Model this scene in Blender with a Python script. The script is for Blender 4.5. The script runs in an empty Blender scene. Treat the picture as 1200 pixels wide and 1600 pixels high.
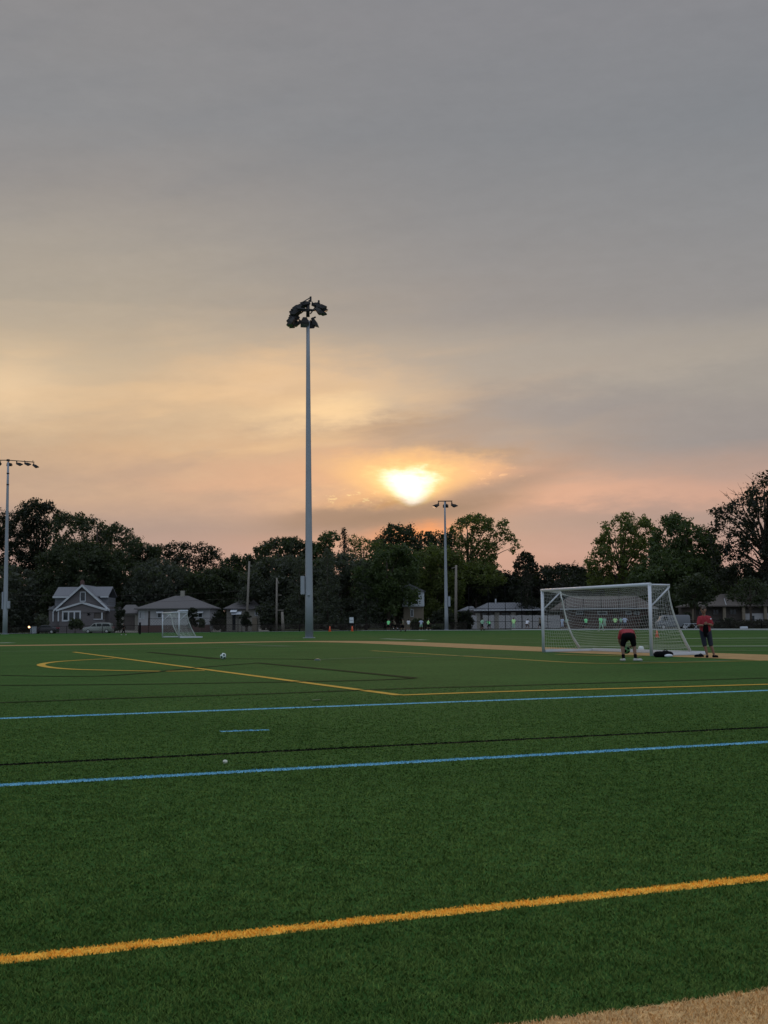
import bpy, bmesh, math, random
import numpy as np
from mathutils import Vector, Matrix
random.seed(7); RS = np.random.RandomState(11)
SC = bpy.context.scene; COL = SC.collection
R = math.radians; PI = math.pi
# ------------------------------------------------------------------ camera
F = 1900.0; CH = 1.2; PITCH = math.atan(174/1900.0); ROLL = 0.0096
cd = bpy.data.cameras.new('camera'); cam = bpy.data.objects.new('camera', cd); COL.objects.link(cam)
cd.sensor_fit = 'VERTICAL'; cd.sensor_height = 36.0; cd.lens = F/1600*36; cd.clip_end = 5000; cd.clip_start = .05
CM = Matrix.Translation((0, 0, CH)) @ Matrix.Rotation(PI/2+PITCH, 4, 'X') @ Matrix.Rotation(-ROLL, 4, 'Z')
cam.matrix_world = CM; SC.camera = cam
SC.view_settings.view_transform = 'Standard'; SC.view_settings.look = 'None'
SC.view_settings.gamma = 1; SC.view_settings.exposure = 0.0
try: SC.cycles.max_bounces = 6; SC.cycles.transparent_max_bounces = 8
except Exception: pass

def lin(c):
    return tuple(((v/255)/12.92 if v/255 <= .04045 else ((v/255+.055)/1.055)**2.4) for v in c)
def hor(px): return 980-.0096*px
def G(px, py, z=0.0):
    d = CM.to_3x3() @ Vector(((px-600)/F, -(py-800)/F, -1)); t = (z-CH)/d.z
    return Vector((d.x*t, d.y*t, z))
def WX(px, d, py=974):
    q = CM.to_3x3() @ Vector(((px-600)/F, -(py-800)/F, -1)); return q.x/q.y*d
def WZ(px, py, d):
    q = CM.to_3x3() @ Vector(((px-600)/F, -(py-800)/F, -1)); return CH+q.z/q.y*d

# ------------------------------------------------------------------ node helper
class N:
    def __init__(s, nt): s.t = nt; s.L = nt.links
    def node(s, k, **a):
        n = s.t.nodes.new(k)
        for i, v in a.items(): setattr(n, i, v)
        return n
    def put(s, sock, v):
        if v is None: return
        if isinstance(v, bpy.types.NodeSocket): s.L.new(v, sock)
        else:
            if hasattr(sock.default_value, '__len__') and hasattr(v, '__len__') and len(sock.default_value) == 4 and len(v) == 3: v = tuple(v)+(1,)
            sock.default_value = v
    def m(s, op, a, b=None, c=None, clamp=False):
        n = s.node('ShaderNodeMath', operation=op, use_clamp=clamp)
        for i, v in enumerate((a, b, c)): s.put(n.inputs[i], v) if v is not None else None
        return n.outputs[0]
    def mix(s, f, a, b, mode='MIX'):
        n = s.node('ShaderNodeMix', data_type='RGBA', blend_type=mode)
        s.put(n.inputs[0], f); s.put(n.inputs[6], a); s.put(n.inputs[7], b); return n.outputs[2]
    def xyz(s, x, y, z=0.0):
        n = s.node('ShaderNodeCombineXYZ'); s.put(n.inputs[0], x); s.put(n.inputs[1], y); s.put(n.inputs[2], z); return n.outputs[0]
    def noise(s, vec, scale, detail=3, rough=.5):
        n = s.node('ShaderNodeTexNoise'); s.put(n.inputs['Vector'], vec)
        n.inputs['Scale'].default_value = scale; n.inputs['Detail'].default_value = detail; n.inputs['Roughness'].default_value = rough
        return n.outputs['Fac']
    def ramp(s, f, stops):
        n = s.node('ShaderNodeValToRGB'); cr = n.color_ramp; s.put(n.inputs[0], f)
        while len(cr.elements) < len(stops): cr.elements.new(.5)
        for e, (p, c) in zip(cr.elements, stops): e.position = p; e.color = tuple(c)+(1,)
        return n.outputs[0]
    def sstep(s, v, a, b):
        n = s.node('ShaderNodeMapRange', interpolation_type='SMOOTHSTEP'); s.put(n.inputs[0], v)
        n.inputs[1].default_value = a; n.inputs[2].default_value = b; return n.outputs[0]

# ------------------------------------------------------------------ sky: high overcast at sunset over a low Nishita sun
SUN_AZ = math.atan(45/1900); SUN_EL = math.atan(212/1900)
w = bpy.data.worlds.new('World'); SC.world = w; w.use_nodes = True
nt = w.node_tree; nt.nodes.clear(); n = N(nt)
tc = n.node('ShaderNodeTexCoord').outputs['Generated']
sp = n.node('ShaderNodeSeparateXYZ'); n.L.new(tc, sp.inputs[0]); X, Y, Z = sp.outputs
DEG = 180/PI
az = n.m('MULTIPLY', n.m('ARCTAN2', X, Y), DEG); el = n.m('MULTIPLY', n.m('ARCSINE', Z), DEG)
v1 = n.xyz(n.m('MULTIPLY', az, .10), n.m('MULTIPLY', el, .34))
n1 = n.m('SUBTRACT', n.noise(v1, 1.3, 5, .55), .5); n2 = n.m('SUBTRACT', n.noise(n.xyz(n.m('MULTIPLY', az, .12), n.m('MULTIPLY', el, .42), 7.3), 2.0, 6, .6), .5)
n3 = n.m('SUBTRACT', n.noise(n.xyz(n.m('MULTIPLY', az, .5), n.m('MULTIPLY', el, 1.2), 3.1), 1.6, 6, .62), .5)
wa = n.m('ADD', az, n.m('ADD', n.m('MULTIPLY', n1, 5.0), n.m('MULTIPLY', n3, 1.2)))
we = n.m('ADD', el, n.m('ADD', n.m('MULTIPLY', n2, 2.4), n.m('MULTIPLY', n3, .55)))
fa = n.m('ADD', az, n.m('MULTIPLY', n3, 1.2)); fe = n.m('ADD', el, n.m('MULTIPLY', n3, .7))
def E(py): return max(0, math.degrees(math.atan((974-py)/1900)))/60.0
def stops(l): return [(E(y), lin(c)) for y, c in sorted(l, key=lambda t: -t[0])]
f_el = n.m('DIVIDE', n.m('ADD', el, n.m('MULTIPLY', n2, .8)), 60.0, clamp=True)
right = n.ramp(f_el, stops([(0,(134,135,140)),(200,(129,133,139)),(350,(137,139,143)),(495,(144,143,144)),(540,(160,155,149)),(620,(155,151,147)),(700,(147,142,142)),(745,(182,153,142)),(785,(198,158,143)),(820,(165,145,140)),(870,(184,151,143)),(974,(165,140,134))]))
left = n.ramp(f_el, stops([(0,(140,139,141)),(180,(139,140,143)),(280,(149,145,143)),(380,(166,158,148)),(480,(180,167,150)),(480,(174,163,148)),(580,(190,173,150)),(690,(190,165,140)),(780,(188,160,141)),(825,(165,146,140)),(880,(180,152,145)),(974,(168,144,138))]))
col = n.mix(n.sstep(az, -15.0, 6.0), left, right)
def blob(col, px, py, sx, sy, c, k, rot=0.0, fine=False, raw=None):
    a0 = math.degrees(math.atan((px-600)/1900)); e0 = math.degrees(math.atan((974-py)/1900))
    U = n.m('SUBTRACT', fa if fine else wa, a0); V = n.m('SUBTRACT', fe if fine else we, e0)
    cs, sn = math.cos(R(rot)), math.sin(R(rot)); D = 1900/DEG
    u = n.m('MULTIPLY', n.m('ADD', n.m('MULTIPLY', U, cs), n.m('MULTIPLY', V, sn)), D/sx)
    v = n.m('MULTIPLY', n.m('SUBTRACT', n.m('MULTIPLY', V, cs), n.m('MULTIPLY', U, sn)), D/sy)
    r2 = n.m('ADD', n.m('MULTIPLY', u, u), n.m('MULTIPLY', v, v))
    g = n.m('MULTIPLY', n.m('EXPONENT', n.m('MULTIPLY', r2, -1.0)), k)
    return n.mix(g, col, raw if raw else lin(c))
for b in [
    (350,645,240,85,(216,184,148),.62),
    (0,615,105,55,(238,206,166),.80),
    (490,588,190,36,(238,198,154),.85),
    (590,600,60,26,(240,202,160),.6),
    (550,630,150,30,(255,216,164),.95,5),
    (515,600,90,14,(232,194,150),.5,3),
    (430,612,190,14,(222,184,144),.40,6),
    (300,700,230,22,(218,176,138),.45,3),
    (900,655,270,52,(143,142,145),.92,-7),
    (760,665,130,34,(156,149,146),.75,-12),
    (1000,570,260,20,(170,162,152),.5,2),
    (760,560,240,40,(160,155,150),.6),
    (600,668,120,12,(160,140,126),.80,6),
    (500,690,120,8,(186,156,132),.5,4),
    (420,745,230,30,(216,168,140),.50),
    (330,775,230,12,(190,160,141),.6),
    (640,735,190,42,(234,180,138),.65),
    (740,704,110,15,(156,139,129),.80,-12),
    (900,772,200,20,(220,170,147),.75,-3),
    (960,815,180,20,(164,143,139),.65,-2),
    (700,745,90,22,(238,174,134),.35),
    ]:
    col = blob(col, *b[:6], rot=b[6] if len(b) > 6 else 0)
for b in [
    (645,745,85,34,(250,192,118),.8,0),
    (562,782,60,13,(246,186,128),.6,8),
    (755,741,42,13,(243,184,140),.6,-20),
    (775,766,120,18,(150,131,126),.9,14),
    (650,832,75,17,(252,158,100),.9,8),
    (560,845,150,14,(196,150,134),.5,0),
    (512,808,50,9,(150,128,120),.5,8),
    ]:
    col = blob(col, *b[:6], rot=b[6], fine=True)
# soft streaky cloud: pale warm streaks and grey ones, drawn out along the horizon
sv = n.xyz(n.m('ADD', n.m('MULTIPLY', az, .045), n.m('MULTIPLY', el, .02)), n.m('SUBTRACT', n.m('MULTIPLY', el, .25), n.m('MULTIPLY', az, .025)), 4.0)
def region(px, py, sx, sy):
    a0 = math.degrees(math.atan((px-600)/1900)); e0 = math.degrees(math.atan((974-py)/1900)); D = 1900/DEG
    u = n.m('MULTIPLY', n.m('SUBTRACT', az, a0), D/sx); v = n.m('MULTIPLY', n.m('SUBTRACT', el, e0), D/sy)
    return n.m('EXPONENT', n.m('MULTIPLY', n.m('ADD', n.m('MULTIPLY', u, u), n.m('MULTIPLY', v, v)), -1))
s1 = n.noise(sv, 2.4, 5, .48); s2 = n.noise(n.xyz(n.m('MULTIPLY', az, .07), n.m('SUBTRACT', n.m('MULTIPLY', el, .34), n.m('MULTIPLY', az, .04)), 12.0), 2.0, 5, .52)
col = n.mix(n.m('MULTIPLY', n.m('MULTIPLY', n.sstep(s1, .46, .66), region(430, 650, 360, 110)), .6), col, lin((238,198,152)))
col = n.mix(n.m('MULTIPLY', n.m('MULTIPLY', n.sstep(s2, .50, .70), region(640, 720, 480, 90)), .5), col, lin((158,143,136)))
col = n.mix(n.m('MULTIPLY', n.m('MULTIPLY', n.sstep(s1, .45, .70), region(1000, 640, 400, 130)), .35), col, lin((140,139,143)))
col = n.mix(n.m('MULTIPLY', n.sstep(s2, .40, .75), n.m('MULTIPLY', region(500, 180, 900, 300), .22)), col, lin((122,127,134)))
# bright small cloud edges left of the sun
wis = n.m('MULTIPLY', n.sstep(n.noise(n.xyz(n.m('MULTIPLY', az, 1.0), n.m('MULTIPLY', el, 2.4), 9.9), 1.9, 5, .6), .56, .66), 1.0)
def mask(px, py, sx, sy):
    a0 = math.degrees(math.atan((px-600)/1900)); e0 = math.degrees(math.atan((974-py)/1900)); D = 1900/DEG
    u = n.m('MULTIPLY', n.m('SUBTRACT', az, a0), D/sx); v = n.m('MULTIPLY', n.m('SUBTRACT', el, e0), D/sy)
    return n.m('EXPONENT', n.m('MULTIPLY', n.m('ADD', n.m('MULTIPLY', u, u), n.m('MULTIPLY', v, v)), -1))
col = n.mix(n.m('MULTIPLY', wis, mask(562, 780, 60, 14)), col, lin((255,222,160)))
col = n.mix(n.m('MULTIPLY', wis, mask(752, 742, 45, 12)), col, lin((250,196,150)))
# sun glow behind thin cloud: a wedge, wide at the top and narrow below, cut by the cloud bar
D = 1900/DEG
u = n.m('MULTIPLY', n.m('SUBTRACT', n.m('ADD', az, n.m('MULTIPLY', n3, .35)), math.degrees(SUN_AZ)), D)
v = n.m('MULTIPLY', n.m('SUBTRACT', n.m('ADD', el, n.m('MULTIPLY', n3, .5)), math.degrees(math.atan((974-790)/1900))), D)   # px above the lower tip
wid = n.m('ADD', 14.0, n.m('MULTIPLY', n.m('MAXIMUM', v, 0), .80))
uu = n.m('DIVIDE', n.m('ABSOLUTE', n.m('ADD', u, n.m('MULTIPLY', v, .10))), wid)
q_ = n.m('SQRT', n.m('ADD', n.m('ADD', n.m('MULTIPLY', uu, uu), n.m('POWER', n.m('MULTIPLY', n.m('MAXIMUM', n.m('SUBTRACT', v, 34), 0), 1/22), 2)), n.m('POWER', n.m('MULTIPLY', n.m('MAXIMUM', n.m('SUBTRACT', 5, v), 0), 1/7), 2)))
q_ = n.m('ADD', q_, n.m('ADD', n.m('MULTIPLY', n3, 1.1), n.m('MULTIPLY', n.m('SUBTRACT', n.noise(n.xyz(n.m('MULTIPLY', az, 1.0), n.m('MULTIPLY', el, 2.6), 5.5), 2.4, 4, .6), .5), .35)))
col = n.mix(n.m('MULTIPLY', n.sstep(q_, 3.0, .9), .8), col, (.98, .58, .26, 1))
col = n.mix(n.sstep(q_, 1.75, .85), col, (1.0, .74, .32, 1))
col = n.mix(n.sstep(q_, 1.3, .2), col, (1.6, 1.5, 1.25, 1))
for b in [(600,808,160,22,(126,113,110),1.0,5),(700,796,90,14,(132,117,112),.9,8),(520,803,80,13,(138,121,115),.85,6),(650,834,60,12,(250,150,96),.4,6),(610,786,26,5,(170,130,96),.6,12)]: col = blob(col, *b[:6], rot=b[6], fine=True)
# soft streaks
st = n.m('ADD', 1.0, n.m('ADD', n.m('MULTIPLY', n2, .09), n.m('MULTIPLY', n3, .10)))
col = n.mix(1.0, col, st, 'MULTIPLY')
# the part of the sky above and behind the photographer: unseen, made brighter and cooler to light camera-facing sides
back = n.mix(n.sstep(el, 0, 60), (.38, .44, .53, 1), (.64, .71, .82, 1))
up = n.sstep(el, 29, 55); bk = n.sstep(Y, .45, -.35)
col = n.mix(n.m('MAXIMUM', up, bk), col, back)
sky = n.node('ShaderNodeTexSky', sky_type='NISHITA', sun_disc=False, sun_elevation=SUN_EL, sun_rotation=SUN_AZ, altitude=200, air_density=1.5, dust_density=3)
skc = n.mix(1.0, sky.outputs[0], (.10, .10, .10, 1), 'MULTIPLY')
col = n.mix(.03, col, skc)
bg = n.node('ShaderNodeBackground'); n.L.new(col, bg.inputs[0]); bg.inputs[1].default_value = 1.0
n.L.new(bg.outputs[0], n.node('ShaderNodeOutputWorld').inputs[0])
# ------------------------------------------------------------------ sun, weak behind cloud
sl = bpy.data.lights.new('sun', 'SUN'); sl.energy = .35; sl.angle = R(12); sl.color = (1, .62, .36)
so = bpy.data.objects.new('sun', sl); COL.objects.link(so)
sd = Vector((math.sin(SUN_AZ)*math.cos(SUN_EL), math.cos(SUN_AZ)*math.cos(SUN_EL), math.sin(SUN_EL)))
so.rotation_euler = sd.to_track_quat('Z', 'Y').to_euler(); so.location = (0, 0, 60)

# ------------------------------------------------------------------ mesh helpers
def tag(o, label=None, cat=None, group=None, kind=None):
    if label: o['label'] = label
    if cat: o['category'] = cat
    if group: o['group'] = group
    if kind: o['kind'] = kind
    return o
def link(name, me, parent=None, mats=()):
    o = bpy.data.objects.new(name, me); COL.objects.link(o)
    for m in (mats if isinstance(mats, (list, tuple)) else [mats]): me.materials.append(m)
    if parent: o.parent = parent
    return o
def empty(name, loc, rz=0, label=None, cat=None, group=None):
    o = bpy.data.objects.new(name, None); COL.objects.link(o); o.empty_display_size = .2
    o.location = loc; o.rotation_euler = (0, 0, rz); return tag(o, label, cat, group)
def npmesh(name, V, Fq, attr=None):
    V = np.asarray(V, np.float32); Fq = np.asarray(Fq, np.int32); k = Fq.shape[1]; nf = len(Fq)
    me = bpy.data.meshes.new(name); me.vertices.add(len(V)); me.vertices.foreach_set('co', V.ravel())
    me.loops.add(nf*k); me.loops.foreach_set('vertex_index', Fq.ravel())
    me.polygons.add(nf); me.polygons.foreach_set('loop_start', np.arange(0, nf*k, k, dtype=np.int32))
    try: me.polygons.foreach_set('loop_total', np.full(nf, k, np.int32))
    except Exception: pass
    if attr is not None:
        a = me.attributes.new('rnd', 'FLOAT', 'FACE'); a.data.foreach_set('value', np.asarray(attr, np.float32))
    me.update(calc_edges=True); return me
class MB:
    """collects simple solids for ONE mesh"""
    def __init__(s): s.b = bmesh.new()
    def box(s, x0, x1, y0, y1, z0, z1, mi=0, bev=0):
        vs = [s.b.verts.new((x, y, z)) for x in (x0, x1) for y in (y0, y1) for z in (z0, z1)]
        fs = [s.b.faces.new([vs[i] for i in q]) for q in ((0,1,3,2),(4,6,7,5),(0,4,5,1),(2,3,7,6),(0,2,6,4),(1,5,7,3))]
        for f in fs: f.material_index = mi
        if bev: bmesh.ops.bevel(s.b, geom=list({e for f in fs for e in f.edges}), offset=bev, segments=2, affect='EDGES')
        return s
    def poly(s, pts, mi=0):
        f = s.b.faces.new([s.b.verts.new(p) for p in pts]); f.material_index = mi; return s
    def prism(s, outline, y0, y1, mi=0, axis='y'):
        """outline in x,z extruded along y (or in y,z along x)"""
        mk = (lambda a, c, t: (a, t, c)) if axis == 'y' else ((lambda a, c, t: (t, a, c)) if axis == 'x' else (lambda a, c, t: (a, c, t)))
        A = [s.b.verts.new(mk(a, c, y0)) for a, c in outline]; B = [s.b.verts.new(mk(a, c, y1)) for a, c in outline]
        k = len(A); fs = [s.b.faces.new(A), s.b.faces.new(B[::-1])]+[s.b.faces.new((A[i], B[i], B[(i+1) % k], A[(i+1) % k])) for i in range(k)]
        for f in fs: f.material_index = mi
        return s
    def hull(s, pts, faces, mi=0):
        vs = [s.b.verts.new(p) for p in pts]
        for q in faces: s.b.faces.new([vs[i] for i in q]).material_index = mi
        return s
    def tube(s, pts, r, k=8, mi=0, caps=True):
        pts = [Vector(p) for p in pts]; rr = r if hasattr(r, '__len__') else [r]*len(pts); rings = []
        for i, p in enumerate(pts):
            t = (pts[min(i+1, len(pts)-1)]-pts[max(i-1, 0)]).normalized()
            a = t.cross(Vector((0, 0, 1)) if abs(t.z) < .9 else Vector((1, 0, 0))).normalized(); b = t.cross(a)
            rings.append([s.b.verts.new(p+(a*math.cos(2*PI*j/k)+b*math.sin(2*PI*j/k))*rr[i]) for j in range(k)])
        fs = []
        for A, B in zip(rings, rings[1:]):
            for j in range(k): fs.append(s.b.faces.new((A[j], A[(j+1) % k], B[(j+1) % k], B[j])))
        for f in fs: f.smooth = k > 5
        if caps: fs += [s.b.faces.new(rings[0][::-1]), s.b.faces.new(rings[-1])]
        for f in fs: f.material_index = mi
        return s
    def ball(s, c, r, mi=0, seg=10, sc=(1, 1, 1)):
        g = bmesh.ops.create_uvsphere(s.b, u_segments=seg, v_segments=max(6, seg*2//3), radius=r, matrix=Matrix.Translation(c) @ Matrix.Diagonal((*sc, 1)))
        for v_ in g['verts']:
            for f in v_.link_faces: f.smooth = True; f.material_index = mi
        return s
    def mesh(s, name):
        bmesh.ops.recalc_face_normals(s.b, faces=s.b.faces); me = bpy.data.meshes.new(name); s.b.to_mesh(me); s.b.free(); return me
    def build(s, name, mats, parent=None): return link(name, s.mesh(name), parent, mats)
def copy_tree(o, parent=None):
    c = o.copy(); COL.objects.link(c); c.parent = parent
    for ch in [q for q in bpy.data.objects if q.parent == o]: copy_tree(ch, c)
    return c

# ------------------------------------------------------------------ materials
def mat(name, c, rough=.7, metal=0.0, var=.18, scale=3.0, bump=0.0, bscale=20.0, emit=None, trans=0.0, spec=None, coord='Object'):
    m = bpy.data.materials.new(name); m.use_nodes = True; k = N(m.node_tree); b = m.node_tree.nodes['Principled BSDF']
    t = k.node('ShaderNodeTexCoord').outputs[coord]
    f = k.noise(t, scale, 4, .6)
    c4 = tuple(c)+(1,)
    colr = k.mix(f, tuple(x*(1-var) for x in c)+(1,), tuple(min(1, x*(1+var)) for x in c)+(1,))
    k.put(b.inputs['Base Color'], colr); b.inputs['Roughness'].default_value = rough; b.inputs['Metallic'].default_value = metal
    if spec is not None: b.inputs['Specular IOR Level'].default_value = spec
    if bump:
        bn = k.node('ShaderNodeBump'); bn.inputs['Strength'].default_value = bump; bn.inputs['Distance'].default_value = .02
        k.L.new(k.noise(t, bscale, 4, .6), bn.inputs['Height']); k.L.new(bn.outputs[0], b.inputs['Normal'])
    if emit: b.inputs['Emission Color'].default_value = (*emit[0], 1); b.inputs['Emission Strength'].default_value = emit[1]
    return m
def leafmat(name, c1, c2, tr=.35):
    m = bpy.data.materials.new(name); m.use_nodes = True; k = N(m.node_tree); k.t.nodes.clear()
    a = k.node('ShaderNodeAttribute', attribute_name='rnd').outputs['Fac']
    pos = k.node('ShaderNodeNewGeometry').outputs['Position']
    f = k.m('ADD', k.m('MULTIPLY', a, .55), k.m('MULTIPLY', k.noise(pos, .35, 2), .45))
    c = k.mix(f, tuple(c1)+(1,), tuple(c2)+(1,))
    p = k.node('ShaderNodeBsdfPrincipled'); k.L.new(c, p.inputs['Base Color']); p.inputs['Roughness'].default_value = .55; p.inputs['Specular IOR Level'].default_value = .3
    t = k.node('ShaderNodeBsdfTranslucent'); k.L.new(k.mix(1.0, c, (1.5, 1.7, .6, 1), 'MULTIPLY'), t.inputs[0])
    x = k.node('ShaderNodeMixShader'); x.inputs[0].default_value = tr; k.L.new(p.outputs[0], x.inputs[1]); k.L.new(t.outputs[0], x.inputs[2])
    k.L.new(x.outputs[0], k.node('ShaderNodeOutputMaterial').inputs[0]); return m
M = dict(
    galv=mat('galvanised_steel', (.30,.335,.385), .6, .1, .12, 1.2), dark=mat('dark_fixture', (.018,.018,.02), .5, .2),
    glassd=mat('lamp_glass', (.12,.12,.13), .15), white=mat('white_paint', (.56,.61,.68), .4, 0, .06, 6),
    net=mat('net_cord', (.55,.60,.60), .8, 0, .08, 9), trim=mat('white_trim', (.44,.47,.51), .6, 0, .1),
    sidegrey=mat('grey_siding', (.115,.105,.11), .8, 0, .2, 4), roofgrey=mat('grey_shingles', (.15,.158,.18), .9, 0, .3, 6, .5, 12),
    roofdark=mat('dark_shingles', (.105,.10,.105), .9, 0, .3, 5, .5, 12), roofbrown=mat('brown_shingles', (.11,.095,.088), .9, 0, .3, 5, .5, 12),
    stucco=mat('white_stucco', (.37,.37,.39), .9, 0, .15, 3), cream=mat('cream_stucco', (.27,.26,.23), .9, 0, .15, 3),
    brick=mat('tan_brick', (.20,.17,.13), .9, 0, .3, 14), redbrick=mat('red_brick', (.10,.06,.055), .9, 0, .35, 14),
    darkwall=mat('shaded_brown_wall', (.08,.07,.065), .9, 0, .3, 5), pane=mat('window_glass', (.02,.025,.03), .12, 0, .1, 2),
    concrete=mat('concrete', (.28,.27,.25), .9, 0, .2, 2, .3, 9), bark=mat('bark', (.07,.055,.045), .95, 0, .35, 4, .6, 9),
    pole=mat('weathered_wood_pole', (.20,.18,.16), .9, 0, .25, 3, .4, 14), black=mat('black_paint', (.006,.006,.007), .8, spec=.1),
    link_=mat('rusty_wire', (.085,.07,.068), .9, spec=.1), blackwire=mat('black_wire', (.01,.01,.01), .9, spec=.1), orange=mat('orange_plastic', (.80,.13,.05), .5, 0, .08),
    car1=mat('silver_green_car_paint', (.24,.26,.25), .3, .4, .05), car2=mat('black_car_paint', (.025,.025,.03), .25, .2, .05),
    tyre=mat('tyre_rubber', (.02,.02,.02), .9), rim=mat('alloy_rim', (.45,.46,.48), .35, .6, .05), vanp=mat('pale_van_paint', (.15,.165,.19), .4, 0, .06),
    lens=mat('headlight_glass', (.5,.5,.5), .2), lamp=mat('lit_bulb', (1,.7,.4), .5, emit=((1,.55,.25), 6)),
    skin=mat('skin_light', (.20,.11,.075), .6, 0, .1, 8), skin2=mat('skin_brown', (.17,.095,.06), .6, 0, .1, 8),
    red=mat('red_jersey', (.27,.012,.025), .75, 0, .15, 6), blackc=mat('black_cloth', (.006,.006,.008), .9, spec=.05), navy=mat('navy_cloth', (.014,.020,.042), .8),
    bib=mat('green_bib', (.25,.92,.38), .7, 0, .1), bib2=mat('yellow_green_bib', (.52,.92,.38), .7, 0, .1), shirtw=mat('white_shirt', (.62,.65,.72), .8, 0, .08),
    shirtb=mat('pale_blue_shirt', (.42,.50,.66), .8, 0, .08), olive=mat('olive_shirt', (.14,.13,.09), .8), shoe=mat('white_shoe', (.42,.45,.42), .6, 0, .06),
    hair=mat('dark_hair', (.02,.015,.012), .8), cap=mat('brown_cap', (.035,.026,.02), .8), ballg=mat('green_ball_skin', (.12,.30,.12), .5), ballw=mat('ball_white', (.60,.72,.70), .4, 0, .05), ballk=mat('ball_black', (.02,.05,.05), .4),
    teal=mat('mint_trousers', (.30,.50,.38), .8), paper=mat('crumpled_paper', (.55,.58,.50), .9), eye=mat('eye', (.02,.015,.01), .3), lip=mat('lip', (.3,.12,.1), .6),
)
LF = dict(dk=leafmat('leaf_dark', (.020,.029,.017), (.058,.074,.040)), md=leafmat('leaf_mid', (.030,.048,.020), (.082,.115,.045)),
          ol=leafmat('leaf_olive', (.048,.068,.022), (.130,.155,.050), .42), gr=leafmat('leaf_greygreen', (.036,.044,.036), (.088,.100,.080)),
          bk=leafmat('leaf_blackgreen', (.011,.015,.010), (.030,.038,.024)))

# ------------------------------------------------------------------ turf: colour depends on the place on the field (the dyed fibres of the lines)
YEL, BLU, BLK, TAN = (.95,.52,.08), (.17,.43,.60), (.003,.005,.003), (.66,.43,.20)
NEAR = [((0,1503),(1200,1373),.105,YEL,None), ((0,1228),(1200,1160),.15,BLU,None), ((0,1196),(1200,1137),.15,BLK,None),
        ((0,1123),(1200,1079),.22,BLU,None), ((344,1143.5),(420,1141),.12,BLU,1)]
def turf_nodes(k, base1, base2, widen=1.0):
    pos = k.node('ShaderNodeNewGeometry').outputs['Position']
    s = k.node('ShaderNodeSeparateXYZ'); k.L.new(pos, s.inputs[0]); x, y = s.outputs[0], s.outputs[1]
    big = k.noise(pos, .22, 3, .6); mid = k.noise(pos, 5.0, 3, .6); fine = k.noise(pos, 60, 2, .6)
    f = k.m('ADD', k.m('ADD', k.m('MULTIPLY', big, .35), k.m('MULTIPLY', mid, .40)), k.m('MULTIPLY', fine, .25))
    c = k.mix(k.sstep(f, .30, .70), tuple(base1)+(1,), tuple(base2)+(1,))
    jit = k.m('MULTIPLY', k.m('SUBTRACT', k.noise(pos, 25, 2), .5), .012)
    for a, b, wd, cl, fin in NEAR:
        A, B = G(*a), G(*b); d = (B-A); L = d.length; d.normalize(); nx, ny = -d.y, d.x; cc = nx*A.x+ny*A.y
        t = k.m('SUBTRACT', k.m('ADD', k.m('MULTIPLY', x, nx), k.m('MULTIPLY', y, ny)), cc)
        t = k.m('ABSOLUTE', k.m('ADD', t, jit)); mk = k.sstep(t, wd*widen/2+.006, wd*widen/2-.006)
        if fin:
            q = k.m('SUBTRACT', k.m('ADD', k.m('MULTIPLY', x, d.x), k.m('MULTIPLY', y, d.y)), d.x*A.x+d.y*A.y+L/2)
            mk = k.m('MULTIPLY', mk, k.m('LESS_THAN', k.m('ABSOLUTE', q), L/2))
        c = k.mix(mk, c, tuple(cl)+(1,))
    A, B = G(830, 1600), G(1200, 1548); d = (B-A).normalized(); nx, ny = d.y, -d.x
    t = k.m('SUBTRACT', k.m('ADD', k.m('MULTIPLY', x, nx), k.m('MULTIPLY', y, ny)), nx*A.x+ny*A.y)
    t2 = k.m('ADD', t, jit)
    mk = k.m('MULTIPLY', k.sstep(t2, -.004, .008), k.sstep(t2, 3.01, 3.0))
    return k.mix(mk, c, k.mix(fine, tuple(v*.85 for v in TAN)+(1,), tuple(v*1.15 for v in TAN)+(1,))), pos
def turf_sheet():
    m = bpy.data.materials.new('turf_sheet'); m.use_nodes = True; k = N(m.node_tree); b = m.node_tree.nodes['Principled BSDF']
    c, pos = turf_nodes(k, (.023,.070,.013), (.046,.120,.027), 1.0)
    c = k.mix(1.0, c, k.mix(k.sstep(k.noise(pos, 13, 4, .75), .36, .64), (.72,.72,.72,1), (1.22,1.22,1.22,1)), 'MULTIPLY')
    k.L.new(c, b.inputs['Base Color']); b.inputs['Roughness'].default_value = .9; b.inputs['Specular IOR Level'].default_value = .05
    bn = k.node('ShaderNodeBump'); bn.inputs['Strength'].default_value = .5; bn.inputs['Distance'].default_value = .03
    k.L.new(k.noise(pos, 34, 4, .65), bn.inputs['Height']); k.L.new(bn.outputs[0], b.inputs['Normal']); return m
def turf_blade():
    m = bpy.data.materials.new('turf_blade'); m.use_nodes = True; k = N(m.node_tree); b = m.node_tree.nodes['Principled BSDF']
    c, pos = turf_nodes(k, (.050,.100,.021), (.122,.192,.046))
    a = k.node('ShaderNodeAttribute', attribute_name='rnd').outputs['Fac']
    c = k.mix(1.0, c, k.mix(a, (.72,.74,.78,1), (1.24,1.22,1.14,1)), 'MULTIPLY')
    k.L.new(c, b.inputs['Base Color']); b.inputs['Roughness'].default_value = .8; b.inputs['Specular IOR Level'].default_value = .06; return m
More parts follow.
